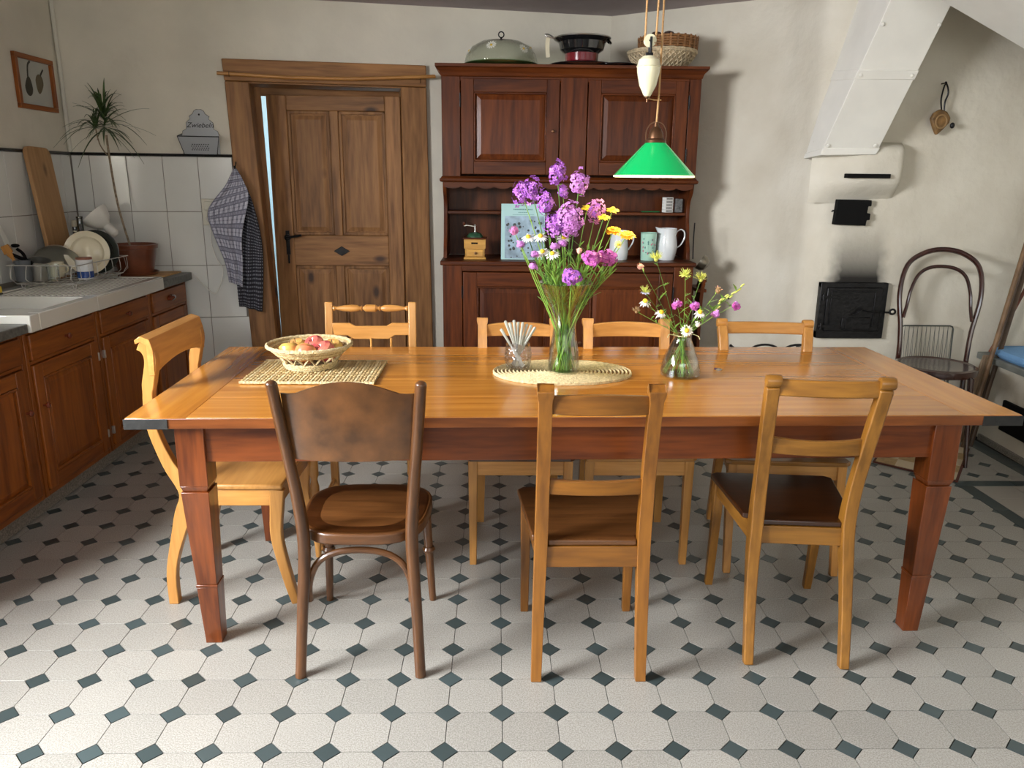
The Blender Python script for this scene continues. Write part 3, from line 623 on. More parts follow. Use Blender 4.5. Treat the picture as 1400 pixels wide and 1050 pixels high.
obj('nail', G().lathe([(0, .0), (.006, 0), (.005, .004), (0, .005)], (u0+BW/2, -.008, 1.838), 12, (0, -1, 0)), M_iron, eb)
# socket and cord
sw = thing('wall_switch', 'cream double light switch and socket on the tiles beside the towels', 'switch', (-2.6, 3.2, 0), TH)
M_plast = mat('cream_plastic', (.62, .60, .50), .35)
obj('plate', G().box(.733, .815, -.022, -.0105, 1.17, 1.335), M_plast, sw, bevel=.005)
obj('rocker', G().box(.748, .800, -.028, -.022, 1.265, 1.32), M_plast, sw, bevel=.003)
obj('socket', G().lathe([(.026, 0), (.026, .004), (.022, .004), (.020, .0), (0, 0)], (.774, -.022, 1.21), 24, (0, -1, 0)), M_plast, sw)
obj('plug', G().lathe([(0, 0), (.018, 0), (.017, .03), (.008, .036), (0, .036)], (.774, -.022, 1.21), 16, (0, -1, 0)), M_white, sw)
tag(obj('power_cord', G().tube(smooth_path([(.774, -.055, 1.205), (.778, -.045, 1.15), (.772, -.03, 1.08), (.795, -.03, .97), (.83, -.03, .90), (.82, -.03, .83), (.79, -.03, .76), (.76, -.03, .74), (.70, -.03, .80), (.655, -.04, .86)], 6), .0028, 6), M_white, loc=(-2.6, 3.2, 0), rot=(0, 0, TH)), 'thin white power cord hanging in a loop below the switch', 'cord')
# two tea towels on one hook
def cloth(name, rowspec, m, off, folds, amp, nU=40, nV=40):
    """rowspec: (left u, left z, right u, right z) rows from top to bottom"""
    vs = []; rows_ = smooth_path([(a, b, 0) for a, b, c, d in rowspec], 8), smooth_path([(c, d, 0) for a, b, c, d in rowspec], 8)
    NV = len(rows_[0])
    for j in range(NV):
        l_, r_ = rows_[0][j], rows_[1][j]; q = j/(NV-1)
        for i in range(nU+1):
            t = i/nU; u = l_.x+(r_.x-l_.x)*t; z = l_.y+(r_.y-l_.y)*t
            y = -off-amp*(.35+.65*min(1, q*2))*(math.sin(t*folds*2*math.pi+q*1.3)*.5+.5)-.006*math.sin(q*9+t*5)
            vs.append((u, y, z))
    fs = [(j*(nU+1)+i, j*(nU+1)+i+1, (j+1)*(nU+1)+i+1, (j+1)*(nU+1)+i) for j in range(NV-1) for i in range(nU)]
    me = bpy.data.meshes.new(name); me.from_pydata(vs, [], fs); uv = me.uv_layers.new(name='uv')
    for p in me.polygons:
        for li in p.loop_indices:
            vi = me.loops[li].vertex_index; uv.data[li].uv = ((vi % (nU+1))/nU, (vi//(nU+1))/(NV-1))
    me.shade_smooth(); me.materials.append(m)
    o = bpy.data.objects.new(name, me); C.objects.link(o); s = o.modifiers.new('s', 'SOLIDIFY'); s.thickness = .0015
    return o
def check_mat(name, base, line, su, sv, dots=False):
    m, n, l, b = nt(name)
    tc = n.new('ShaderNodeTexCoord'); sx = n.new('ShaderNodeSeparateXYZ'); l.new(tc.outputs['UV'], sx.inputs[0])
    def stripes(sock, s, wd):
        a = n.new('ShaderNodeMath'); a.operation = 'MULTIPLY'; l.new(sock, a.inputs[0]); a.inputs[1].default_value = s
        f = n.new('ShaderNodeMath'); f.operation = 'FRACT'; l.new(a.outputs[0], f.inputs[0])
        c = n.new('ShaderNodeMath'); c.operation = 'LESS_THAN'; l.new(f.outputs[0], c.inputs[0]); c.inputs[1].default_value = wd; return c.outputs[0]
    a, c = stripes(sx.outputs[0], su, .42), stripes(sx.outputs[1], sv, .42); a2, c2 = stripes(sx.outputs[0], su*3, .3), stripes(sx.outputs[1], sv*3, .3)
    def comb(op, p, q):
        x = n.new('ShaderNodeMath'); x.operation = op; x.use_clamp = True
        l.new(p, x.inputs[0]); (l.new(q, x.inputs[1]) if not isinstance(q, float) else setattr(x.inputs[1], 'default_value', q)); return x.outputs[0]
    if dots: fac = comb('MULTIPLY', a, c)
    else: fac = comb('ADD', comb('MULTIPLY', comb('ADD', a, c), .45), comb('MULTIPLY', comb('ADD', a2, c2), .3))
    mx = n.new('ShaderNodeMix'); mx.data_type = 'RGBA'; mx.inputs[6].default_value = c4(base); mx.inputs[7].default_value = c4(line)
    l.new(fac, mx.inputs[0]); l.new(mx.outputs[2], b.inputs['Base Color']); b.inputs['Roughness'].default_value = .9; return m
tw2 = cloth('tea_towel', [(.958, 1.50, .975, 1.50), (.965, 1.36, 1.045, 1.33), (.945, 1.15, 1.085, 1.10), (.92, .90, 1.085, .90), (.92, .66, 1.06, .62)], check_mat('dark_dotted_towel', (.018, .018, .026), (.30, .31, .36), 18, 46, True), .062, 2.4, .028)
tw2.location = (-2.6, 3.2, 0); tw2.rotation_euler = (0, 0, TH); tag(tw2, 'black tea towel with small pale dots hanging behind the checked one', 'towel')
tw1 = cloth('tea_towel', [(.955, 1.525, .968, 1.525), (.90, 1.42, 1.01, 1.44), (.785, 1.27, 1.03, 1.34), (.80, 1.14, .975, 1.12), (.86, .95, .965, .92), (.875, .82, .955, .79)], check_mat('blue_checked_towel', (.52, .52, .60), (.012, .014, .05), 8, 13), .098, 2.2, .022)
tw1.location = (-2.6, 3.2, 0); tw1.rotation_euler = (0, 0, TH); tag(tw1, 'blue and white checked tea towel hanging from the door frame hook', 'towel')
tag(obj('towel_hook', G().tube(smooth_path([(.962, -.036, 1.56), (.962, -.06, 1.545), (.962, -.115, 1.52), (.962, -.13, 1.535)], 4), .004, 8), M_iron, loc=(-2.6, 3.2, 0), rot=(0, 0, TH)), 'black iron hook on the door frame holding the tea towels', 'hook')
# ================================================================ THE TABLE
tb = thing('farmhouse_table', 'long honey-coloured pine farmhouse table with tapered legs in the middle', 'table', (.2255, .977, 0), rad(1.4))
TX0, TX1, TY0, TY1, TZ = -1.345, 1.362, -.503, .503, .785
ew = .175
ys = [TY0, TY0+.225, TY0+.455, TY0+.66, TY0+.86, TY1]
for k in range(5): obj('tabletop_board', G().box(TX0+ew+.0006, TX1-ew-.0006, ys[k]+.0005, ys[k+1]-.0005, TZ-.032, TZ), W_table['X'], tb, bevel=.0012)
for x0, x1 in ((TX0, TX0+ew), (TX1-ew, TX1)):
    obj('breadboard_end', G().box(x0, x1, TY0, TY1, TZ-.032, TZ), W_table['Y'], tb, bevel=.0015)
W_edge = W3('red_brown_edge_wood', (.12, .030, .004), (.25, .072, .012), s=8, rough=.35, coat=.2)  # for the front edge strip, darker and redder than the top boards
obj('edge_lipping', G().box(TX0+.001, TX1-.001, TY0-.005, TY0-.0003, TZ-.032, TZ-.0015), W_edge['X'], tb, bevel=.001, label='darker red-brown front edge strip')
M_char = mat('black_corner_iron', (.009, .009, .008), .75, var=.5, vscale=30, bump=.4)
for x0, x1 in ((TX0-.002, TX0+.125), (TX1-.125, TX1+.002)): obj('corner_strap', G().box(x0, x1, TY0-.008, TY0-.005, TZ-.033, TZ-.002), M_char, tb, bevel=.001, label='blackened iron strip on the corner of the top')
LXS, ly0, ly1 = (-1.178, 1.160), -.425, .33
obj('apron', G().box(LXS[0]+.03, LXS[1]-.03, ly0-.030, ly0-.008, .630, TZ-.033), W_tleg['X'], tb, bevel=.002)
obj('apron', G().box(LXS[0]+.03, LXS[1]-.03, ly1-.012, ly1+.012, .630, TZ-.033), W_tleg['X'], tb, bevel=.002)
for lx in LXS: obj('apron', G().box(lx-.012, lx+.012, ly0+.03, ly1-.03, .630, TZ-.033), W_tleg['Y'], tb, bevel=.002)
for sx, lx in zip((-1, 1), LXS):
    for y in (ly0, ly1):
        sy = .008 if y < 0 else -.008
        c = (lx, y); m1 = (lx-sx*.004, y+sy*.5); ci = (lx-sx*.006, y+sy)
        g = G().frust(c, .043, .043, .555, c, .043, .043, TZ-.033)
        g.frust(c, .036, .036, .535, c, .043, .043, .555)
        g.frust(m1, .0315, .0315, .215, c, .042, .042, .535)
        g.frust(m1, .034, .034, .205, m1, .034, .034, .215)
        g.frust(ci, .026, .026, 0, m1, .0325, .0325, .205)
        obj('leg', g, W_tleg['Z'], tb, bevel=.002)
# ================================================================ CHAIRS (built facing +y, feet at z=0)
def curve_rail(x0, x1, y, z0, z1, bow, th, zc=0, n=10):
    """rail between posts, bowed backwards by bow, its top edge raised by zc in the middle"""
    g = G()
    for i in range(n+1):
        t = i/n; x = x0+(x1-x0)*t; b = bow*(1-(2*t-1)**2); c = zc*(1-(2*t-1)**2)
        g.v += [(x, y-b-th/2, z0), (x, y-b+th/2, z0), (x, y-b+th/2, z1+c), (x, y-b-th/2, z1+c)]
    for i in range(n):
        for k in range(4): g.f.append((i*4+k, i*4+(k+1) % 4, (i+1)*4+(k+1) % 4, (i+1)*4+k))
    g.f += [(3, 2, 1, 0), tuple(n*4+k for k in range(4))]
    return g
def seat_board(t, wb, wf, y0, y1, z, W, r=.02, ov=.012, dish=.006):
    g = G().prism([(-wb/2-ov, y0), (wb/2+ov, y0), (wf/2+ov, y1-r), (wf/2+ov-r, y1+ov), (-wf/2-ov+r, y1+ov), (-wf/2-ov, y1-r)], z-.018, z, 'Z')
    obj('seat', g, W['X'], t, bevel=.005)
def straight_chair(name, label, W, Wseat, width=.345, loc=(0, 0, 0), rz=0, group=None, rail_z=(.855, .905), bow=.018, top=.93, taper=True, backdark=None):
    t = thing(name, label, 'chair', loc, rz, group)
    wb, wf, y0, y1, zs_ = width, width+.06, -.19, .205, .455
    for s in (-1, 1):
        x = s*(wb/2-.017)
        path = smooth_path([(x+s*.008, y0-.020, 0), (x+s*.004, y0-.002, .25), (x, y0+.004, .44), (x-s*.001, y0-.012, .62), (x-s*.001, y0-.040, .80), (x, y0-.062, top-.015), (x, y0-.066, top)], 4)
        n_ = len(path); A = []; Bq = []
        for i, p in enumerate(path):
            A.append(.0155+.0035*min(1, p.z/.45)+(.004 if p.z > top-.02 else 0)); Bq.append(.014+.006*min(1, p.z/.45)-(.004 if p.z > .6 else 0)+(.003 if p.z > top-.02 else 0)-(.005 if p.z > top-.001 else 0))
        obj('rear_leg', G().sweep(path, A, Bq, (1, 0, 0), 4), W['Z'], t, bevel=.004)
        xf_ = s*(wf/2-.018)
        obj('front_leg', G().frust((xf_, y1-.018), .0135, .0135, 0, (xf_, y1-.018), .018, .018, zs_-.019), W['Z'], t, bevel=.003)
    yb = lambda z: y0-.012-.028*(z-.62)/.18 if z > .62 else y0-.006
    obj('top_rail', curve_rail(-wb/2+.032, wb/2-.032, yb(.88), rail_z[0], rail_z[1], bow, .018, .008), W['X'], t, bevel=.003)
    obj('mid_rail', curve_rail(-wb/2+.030, wb/2-.030, yb(.63), .605, .652, bow*.7, .016, -.004), W['X'], t, bevel=.003)
    obj('seat_rail', G().box(-wb/2+.03, wb/2-.03, y0-.008, y0+.014, zs_-.085, zs_-.019), W['X'], t, bevel=.002)
    obj('seat_rail', G().box(-wf/2+.034, wf/2-.034, y1-.028, y1-.008, zs_-.080, zs_-.019), W['X'], t, bevel=.002)
    for s in (-1, 1): obj('seat_rail', G().hexa([(s*(wb/2-.024), y0+.01, zs_-.08), (s*(wb/2-.006), y0+.01, zs_-.08), (s*(wf/2-.010), y1-.034, zs_-.08), (s*(wf/2-.028), y1-.034, zs_-.08), (s*(wb/2-.024), y0+.01, zs_-.019), (s*(wb/2-.006), y0+.01, zs_-.019), (s*(wf/2-.010), y1-.034, zs_-.019), (s*(wf/2-.028), y1-.034, zs_-.019)]), W['Y'], t, bevel=.002)
    g = G().prism([(-wb/2+.038, y0-.004), (wb/2-.038, y0-.004), (wb/2-.036, y0+.028), (wb/2+.008, y0+.028), (wf/2+.012, y1-.012), (wf/2-.008, y1+.012), (-wf/2+.008, y1+.012), (-wf/2-.012, y1-.012), (-wb/2-.008, y0+.028), (-wb/2+.036, y0+.028)], zs_-.018, zs_, 'Z')
    obj('seat', g, Wseat['X'], t, bevel=.004)
    return t
def sabre_chair(name, label, W, Wseat, loc, rz, group=None, width=.34, top=.93, mid=True, straightfront=False):
    t = thing(name, label, 'chair', loc, rz, group)
    wb, wf, y0, y1, zs_ = width, width+.07, -.165, .225, .455
    for s in (-1, 1):
        x = s*(wb/2-.018)
        path = smooth_path([(x, y0-.085, 0), (x, y0-.050, .16), (x-s*.003, y0-.012, .32), (x-s*.008, y0+.008, .44), (x-s*.006, y0-.006, .56), (x+s*.0, y0-.040, .70), (x+s*.006, y0-.072, .82), (x+s*.010, y0-.098, top-.03)], 5)
        A = [.0145+.005*min(1, p.z/.5) for p in path]; Bq = [.016+.011*math.exp(-((p.z-.42)/.12)**2)+.001 for p in path]
        obj('rear_leg', G().sweep(path, A, Bq, (1, 0, 0), 4), W['Z'], t, bevel=.004)
        xs = x+s*.010; obj('scroll', G().lathe([(0, -.021), (.017, -.021), (.019, -.015), (.019, .015), (.017, .021), (0, .021)], (xs, y0-.104, top-.014), 18, (1, 0, 0)), W['X'], t)
        xf_ = s*(wf/2-.018)
        fp = smooth_path([(xf_, y1+.030, 0), (xf_, y1+.010, .14), (xf_, y1-.010, .30), (xf_, y1-.020, zs_-.02)], 4) if not straightfront else [(xf_, y1-.018, 0), (xf_, y1-.018, zs_-.019)]
        obj('front_leg', G().sweep(fp, [.0135+.004*i/(len(fp)-1) for i in range(len(fp))], [.0135+.006*i/(len(fp)-1) for i in range(len(fp))], (1, 0, 0), 4), W['Z'], t, bevel=.003)
    obj('top_rail', curve_rail(-wb/2+.022, wb/2-.022, y0-.095, top-.058, top-.008, .016, .020, 0), W['X'], t, bevel=.005)
    if mid: obj('mid_rail', curve_rail(-wb/2+.032, wb/2-.032, y0-.042, .690, .742, .018, .016, -.006), W['X'], t, bevel=.003)
    obj('seat_rail', G().box(-wb/2+.026, wb/2-.026, y0-.006, y0+.016, zs_-.078, zs_-.019), W['X'], t, bevel=.002)
    obj('seat_rail', G().box(-wf/2+.034, wf/2-.034, y1-.028, y1-.008, zs_-.078, zs_-.019), W['X'], t, bevel=.002)
    for s in (-1, 1): obj('seat_rail', G().hexa([(s*(wb/2-.026), y0+.02, zs_-.075), (s*(wb/2-.008), y0+.02, zs_-.075), (s*(wf/2-.010), y1-.04, zs_-.075), (s*(wf/2-.028), y1-.04, zs_-.075), (s*(wb/2-.026), y0+.02, zs_-.019), (s*(wb/2-.008), y0+.02, zs_-.019), (s*(wf/2-.010), y1-.04, zs_-.019), (s*(wf/2-.028), y1-.04, zs_-.019)]), W['Y'], t, bevel=.002)
    obj('seat', G().prism([(-wb/2+.045, y0-.002), (wb/2-.045, y0-.002), (wb/2-.040, y0+.038), (wb/2+.006, y0+.045), (wf/2+.012, y1-.008), (wf/2-.01, y1+.012), (-wf/2+.01, y1+.012), (-wf/2-.012, y1-.008), (-wb/2-.006, y0+.045), (-wb/2+.040, y0+.038)], zs_-.018, zs_, 'Z'), Wseat['X'], t, bevel=.004)
    return t
GR = 'chairs around the table'
straight_chair('dining_chair', 'amber straight-backed wooden chair at the middle of the near side of the table', W_chairD, W_chairC, .335, (.262, .515, 0), 0)
sabre_chair('dining_chair', 'ochre wooden chair with curved legs and scrolled posts, near side at right', W_chairE, W_seat, (.945, .62, 0), rad(-5), None, .33, .94)
straight_chair('dining_chair', 'light wooden chair behind the glass of knives, far side of the table', W_light, W_seat, .34, (.075, 1.235, 0), math.pi, None, (.83, .88), .018, .905)
straight_chair('dining_chair', 'golden wooden chair between the two flower vases, far side of the table', W_light, W_light, .36, (.53, 1.235, 0), math.pi, None, (.83, .885), .018, .905)
sabre_chair('dining_chair', 'light wooden chair with rounded post tops before the stove door', W_light, W_chairE, (1.10, 1.215, 0), math.pi+rad(-4), None, .375, .905)
# klismos-like chair at the left end
def klismos():
    t = thing('dining_chair', 'light wooden chair with sweeping sabre legs at the left end of the table', 'chair', (-.955, .965, 0), rad(-90))
    W = W_light; wb = .44
    for s in (-1, 1):
        x = s*(wb/2-.016)
        path = smooth_path([(x, -.205, 0), (x, -.200, .14), (x, -.150, .32), (x, -.120, .42), (x, -.175, .53), (x, -.215, .66), (x, -.215, .78), (x, -.195, .88), (x, -.205, .925), (x, -.228, .94)], 5)
        A = [.0165]*len(path); Bq = [.017+.012*math.exp(-((p.z-.38)/.13)**2)+.003*(p.z > .8) for p in path]
        obj('rear_leg', G().sweep(path, A, Bq, (1, 0, 0), 4), W['Z'], t, bevel=.005)
        fp = smooth_path([(x, .225, 0), (x, .20, .10), (x, .172, .25), (x, .178, .36), (x, .185, .435)], 4)
        obj('front_leg', G().sweep(fp, .016, [.014+.011*i/(len(fp)-1) for i in range(len(fp))], (1, 0, 0), 4), W['Z'], t, bevel=.004)
        obj('seat_rail', G().box(x-.012, x+.012, -.13, .19, .375, .435), W['Y'], t, bevel=.003)
    g = G()
    n = 12
    sect = [(-.012, .865), (.008, .865), (.010, .92), (.0, .958), (-.030, .968), (-.048, .955), (-.046, .942), (-.030, .948), (-.012, .938)]
    for i in range(n+1):
        tt = i/n; xx = -wb/2-.004+(wb+.008)*tt; dz = -.035*(1-(2*tt-1)**2)
        for k, (y, z) in enumerate(sect): g.v.append((xx, -.190+y, z+(-.0 if k not in (0, 1) else -dz*-.0) - (.028*((2*tt-1)**2) if k in (0, 1) else 0)))
    m_ = len(sect)
    for i in range(n):
        for k in range(m_): g.f.append((i*m_+k, i*m_+(k+1) % m_, (i+1)*m_+(k+1) % m_, (i+1)*m_+k))
    g.f += [tuple(range(m_-1, -1, -1)), tuple(n*m_+k for k in range(m_))]
    obj('top_rail', g, W['X'], t, bevel=.002, smooth=50)
    obj('seat_rail', G().box(-wb/2+.034, wb/2-.034, .175, .195, .375, .435), W['X'], t, bevel=.003)
    obj('seat', G().prism([(-wb/2-.004, -.112), (wb/2+.004, -.112), (wb/2+.006, .205), (-wb/2-.006, .205)], .436, .456, 'Z'), W['X'], t, bevel=.006)
klismos()
# bentwood chair with ply back, near side at left
def ply_chair():
    t = thing('dining_chair', 'dark brown bentwood chair with a scuffed curved plywood back at left', 'chair', (-.43, .56, 0), 0)
    W = W_chairC
    for s in (-1, 1):
        path = smooth_path([(s*.182, -.235, 0), (s*.172, -.205, .20), (s*.160, -.185, .40), (s*.166, -.195, .55), (s*.186, -.225, .75), (s*.203, -.255, .925)], 5)
        obj('rear_leg', G().sweep(path, [.0165+.003*math.exp(-((p.z-.45)/.2)**2) for p in path], [.0165+.003*math.exp(-((p.z-.45)/.2)**2) for p in path], (1, 0, 0), 12), W['Z'], t)
        obj('post_cap', G().ball((s*.203, -.256, .925), .0165, .0165, .012), W['Z'], t)
        obj('front_leg', G().sweep([(s*.185, .215, 0), (s*.165, .180, .42)], [.012, .018], [.012, .018], (1, 0, 0), 12).lathe([(.018, -.01), (.023, 0), (.018, .01)], (s*.175, .196, .21), 14), W['Z'], t)
    g = G(); n = 18
    for i in range(n+1):
        tt = i/n*2-1; xx = .185*tt; y = -.232-.030*(1-tt*tt); yb_ = -.206-.026*(1-tt*tt)
        zt_ = .905+.026*math.cos(tt*math.pi*.72)*1.0 if 1 else 0
        zt_ = .895+.040*max(0, math.cos(tt*math.pi*.62))
        zb_ = .695
        g.v += [(xx*.93, yb_-.005, zb_), (xx*.93, yb_+.003, zb_), (xx, y+.003, zt_), (xx, y-.005, zt_)]
    for i in range(n):
        for k in range(4): g.f.append((i*4+k, i*4+(k+1) % 4, (i+1)*4+(k+1) % 4, (i+1)*4+k))
    g.f += [(3, 2, 1, 0), tuple(n*4+k for k in range(4))]
    obj('backrest', g, mat('scuffed_plywood', (.105, .042, .012), .3, coat=.25, var=.45, vscale=14), t, smooth=50)
    P = []
    for k in range(40):
        a = 2*math.pi*k/40; r_ = .205/((abs(math.cos(a))**3.2+abs(math.sin(a))**3.2)**(1/3.2)); P.append((r_*math.cos(a)*(.97+.06*math.sin(a)), .005+r_*math.sin(a)*.98))
    obj('seat_ring', G().prism(P, .415, .452, 'Z'), W['X'], t, bevel=.006)
    g = G(); N = 40
    for rr, z in ((.94, .4535), (.9, .455), (.6, .450), (.25, .446)):
        for (x, y) in P: g.v.append((x*rr, .005+(y-.005)*rr, z))
    for q in range(3):
        for k in range(N): g.f.append((q*N+k, q*N+(k+1) % N, (q+1)*N+(k+1) % N, (q+1)*N+k))
    g.f.append(tuple(3*N+k for k in range(N)))
    obj('seat', g, W_seat['X'], t)
    obj('hoop', G().tube(smooth_path([(-.155, -.180, .225), (-.152, -.175, .29), (-.12, -.172, .355), (-.05, -.168, .385), (.05, -.168, .385), (.12, -.172, .355), (.152, -.175, .29), (.155, -.180, .225)], 4), .0105, 10), W['X'], t)
ply_chair()
# turned pine chair at far left
def spindle_chair():
    t = thing('dining_chair', 'orange pine chair with a beaded top rail and spindles in front of the door', 'chair', (-.545, 1.30, 0), math.pi+rad(2))
    W = W_light; wb = .385
    for s in (-1, 1):
        x = s*(wb/2-.017)
        obj('rear_leg', G().sweep([(x, -.20, 0), (x, -.185, .44), (x, -.215, .72), (x, -.245, .962)], [.017]*4, [.015, .017, .015, .012], (1, 0, 0), 4), W['Z'], t, bevel=.004)
        obj('front_leg', G().lathe([(0, 0), (.011, 0), (.014, .06), (.011, .08), (.018, .14), (.018, .30), (.012, .33), (.018, .35), (.018, .435)], (s*.19, .185, 0), 14), W['Z'], t)
        obj('stretcher', G().tube([(s*.18, -.19, .18), (s*.19, .185, .18)], .009, 8), W['Y'], t)
    pr_ = []
    X_ = wb/2-.034
    def bead(x0, x1, r0, rmid): return [(r0, x0), (rmid*.8, x0+(x1-x0)*.25), (rmid, x0+(x1-x0)*.6), (rmid*.9, x0+(x1-x0)*.85), (r0, x1)]
    prof = [(.010, -X_), (.012, -X_+.006), (.007, -X_+.014)]+bead(-X_+.018, -.042, .007, .016)+[(.013, -.038), (.007, -.034)]+[(.008, -.030), (.016, -.020), (.0165, 0), (.016, .020), (.008, .030)]+[(.007, .034), (.013, .038)]+[(r_, -h) for r_, h in bead(-X_+.018, -.042, .007, .016)[::-1]]+[(.007, X_-.014), (.012, X_-.006), (.010, X_)]
    obj('top_rail', G().lathe(prof, (0, -.241, .935), 16, (1, 0, 0)), W['X'], t)
    P = [(-X_-.004, .822), (-.10, .822), (-.075, .806), (.075, .806), (.10, .822), (X_+.004, .822), (X_+.004, .875), (.09, .875), (.065, .862), (-.065, .862), (-.09, .875), (-X_-.004, .875)]
    P = [(x, z if z > .85 else z) for x, z in P]
    obj('back_splat', G().prism(P, -.235, -.219), W['X'], t, bevel=.003)
    obj('lower_rail', G().box(-X_-.004, X_+.004, -.208, -.192, .56, .60), W['X'], t, bevel=.003)
    for k in range(3):
        x = -.085+k*.085
        obj('spindle', G().lathe([(.005, .595), (.0065, .66), (.0045, .70), (.008, .705), (.0045, .71), (.0055, .76), (.0045, .79), (.0055, .812)], (x, -.214, 0), 10), W['Z'], t)
    obj('seat', G().prism([(-wb/2+.0, -.20), (wb/2, -.20), (wb/2+.02, .20), (wb/2, .215), (-wb/2, .215), (-wb/2-.02, .20)], .436, .460, 'Z'), W['X'], t, bevel=.007)
spindle_chair()
# ================================================================ THE DRESSER
dr = thing('kitchen_dresser', 'large dark red-brown wooden kitchen dresser with panelled upper doors and open shelf', 'dresser', (.42, 0, 0))
DW = .765; YU, YL, YB = 3.10, 2.99, 3.43
def dbox(nm, x0, x1, y0, y1, z0, z1, ax='Z', b=.003, par=None): return obj(nm, G().box(x0, x1, y0, y1, z0, z1), W_dress[ax], par or dr, bevel=b)
# cornice: stepped moulding
def mould(nm, z, prof, yfront, hw, yback=YB):
    """prof: (projection, z) outline, run round front and sides"""
    g = G(); n = len(prof)
    for (p, dz) in prof: g.v += [(-hw-p, yback, z+dz), (-hw-p, yfront-p, z+dz), (hw+p, yfront-p, z+dz), (hw+p, yback, z+dz)]
    for i in range(n-1):
        for k in range(3): g.f.append((i*4+k, i*4+k+1, (i+1)*4+k+1, (i+1)*4+k))
    g.f += [(3, 2, 1, 0), tuple((n-1)*4+k for k in range(4)), ]
    for i in range(n-1): g.f.append((i*4+3, i*4, (i+1)*4, (i+1)*4+3))
    return obj(nm, g, W_dress['X'], dr, smooth=40)
mould('cornice', 2.052, [(0, 0), (.004, .004), (.006, .014), (.012, .028), (.026, .042), (.030, .048), (.034, .050), (.034, .066), (.0, .066)], YU, DW)
dbox('side_panel', -DW, -DW+.02, YU+.02, YB, 1.47, 2.052); dbox('side_panel', DW-.02, DW, YU+.02, YB, 1.47, 2.052)
dbox('upper_back', -DW+.02, DW-.02, YB-.015, YB, .993, 2.05)
dbox('lower_back', -DW+.022, DW-.022, YB-.015, YB, 0, .965)
dbox('upper_floor', -DW, DW, YU+.0, YB-.015, 1.455, 1.475, 'X')
for x0, x1 in ((-DW, -.655), (.695, DW), (-.065, .095)): dbox('stile', x0, x1, YU, YU+.02, 1.475, 2.052)
dbox('front_rail', -.655, .695, YU+.001, YU+.02, 2.025, 2.052, 'X')
def ddoor(x0, x1, z0, z1, yf, knob=None, hinge=None, sw=.075, par=None):
    d = obj('door', G().box(x0, x1, yf+.011, yf+.016, z0, z1), W_dress['Z'], dr)
    for q in (x0, x1-sw): obj('door_stile', G().box(q, q+sw, yf-.006, yf+.014, z0, z1), W_dress['Z'], d, bevel=.003)
    for q in (z0, z1-sw): obj('door_rail', G().box(x0+sw, x1-sw, yf-.0055, yf+.014, q, q+sw), W_dress['X'], d, bevel=.003)
    a0, a1, b0, b1 = x0+sw, x1-sw, z0+sw, z1-sw; e = .042
    g = G().add([(a0, yf+.010, b0), (a1, yf+.010, b0), (a1, yf+.010, b1), (a0, yf+.010, b1), (a0+e, yf-.004, b0+e), (a1-e, yf-.004, b0+e), (a1-e, yf-.004, b1-e), (a0+e, yf-.004, b1-e)],
                [(4, 5, 6, 7), (0, 1, 5, 4), (1, 2, 6, 5), (2, 3, 7, 6), (3, 0, 4, 7)])
    obj('door_panel', g, W_dress['Z'], d, smooth=0)
    g = G()
    for q in ((a0, a0+.010, b0, b1), (a1-.010, a1, b0, b1), (a0, a1, b0, b0+.010), (a0, a1, b1-.010, b1)): g.box(q[0], q[1], yf-.009, yf+.004, q[2], q[3])
    obj('panel_moulding', g, W_dress['X'], d, bevel=.003)
    if knob is not None: obj('knob', G().lathe([(0, -.004), (.004, 0), (.004, .010), (.010, .014), (.009, .022), (0, .025)], (knob, yf-.006, (z0+z1)/2-.02), 14, (0, -1, 0)), M_brass, d, label='small dark brass knob')
    if hinge is not None:
        for z in (z0+.12, z1-.12): obj('hinge', G().lathe([(0, -.04), (.004, -.038), (.004, .038), (0, .04)], (hinge, yf-.008, z), 8), M_iron, d)
    return d
ddoor(-.650, -.070, 1.50, 2.04, YU-.001, -.105, -.655)
ddoor(.100, .690, 1.50, 2.04, YU-.001, None, .695)
mould('waist_moulding', 1.452, [(0, 0), (.012, .004), (.016, .010), (.016, .020), (.008, .026), (.004, .034), (0, .036)], YU, DW)
# scalloped apron
P = [(-DW+.01, 1.453), (-DW+.01, 1.425)]
n = 15
for k in range(n):
    x0 = -DW+.01+(2*DW-.02)*k/n; w_ = (2*DW-.02)/n
    for q in range(1, 7): P.append((x0+w_*q/6, 1.425-.010*math.sin(math.pi*q/6)+.004*(q == 6)))
P.append((DW-.01, 1.453)); obj('scalloped_apron', G().prism(P, YU+.004, YU+.018), W_dress['X'], dr)
# hutch sides: curved brackets
for s in (-1, 1):
    pz = smooth_path([(YU+.01, 1.452, 0), (YU+.025, 1.40, 0), (YU+.075, 1.345, 0), (YU+.085, 1.27, 0), (YU+.065, 1.19, 0), (YU+.045, 1.12, 0), (YU+.010, 1.055, 0), (YU-.005, .998, 0)], 4)
    poly = [(p.x, p.y) for p in pz]+[(YB, .998), (YB, 1.452)]
    x = s*(DW-.012); obj('bracket_side', G().prism(poly, x-.011, x+.011, 'X'), W_dress['Z'], dr, bevel=.002)
dbox('shelf', -DW+.024, DW-.024, YU+.09, YB-.015, 1.262, 1.280, 'X')
dbox('counter', -DW-.012, DW+.012, YL-.012, YB, .966, .992, 'X', .006)
dbox('side_panel', -DW+.002, -DW+.022, YL+.02, YB, .0, .966); dbox('side_panel', DW-.022, DW-.002, YL+.02, YB, .0, .966)
for x0, x1 in ((-DW+.002, -.645), (.645, DW-.002), (-.045, .045)): dbox('stile', x0, x1, YL, YL+.022, 0, .966)
dbox('front_rail', -.645, .645, YL+.001, YL+.022, .93, .966, 'X'); dbox('front_rail', -.645, .645, YL+.001, YL+.022, 0, .10, 'X')
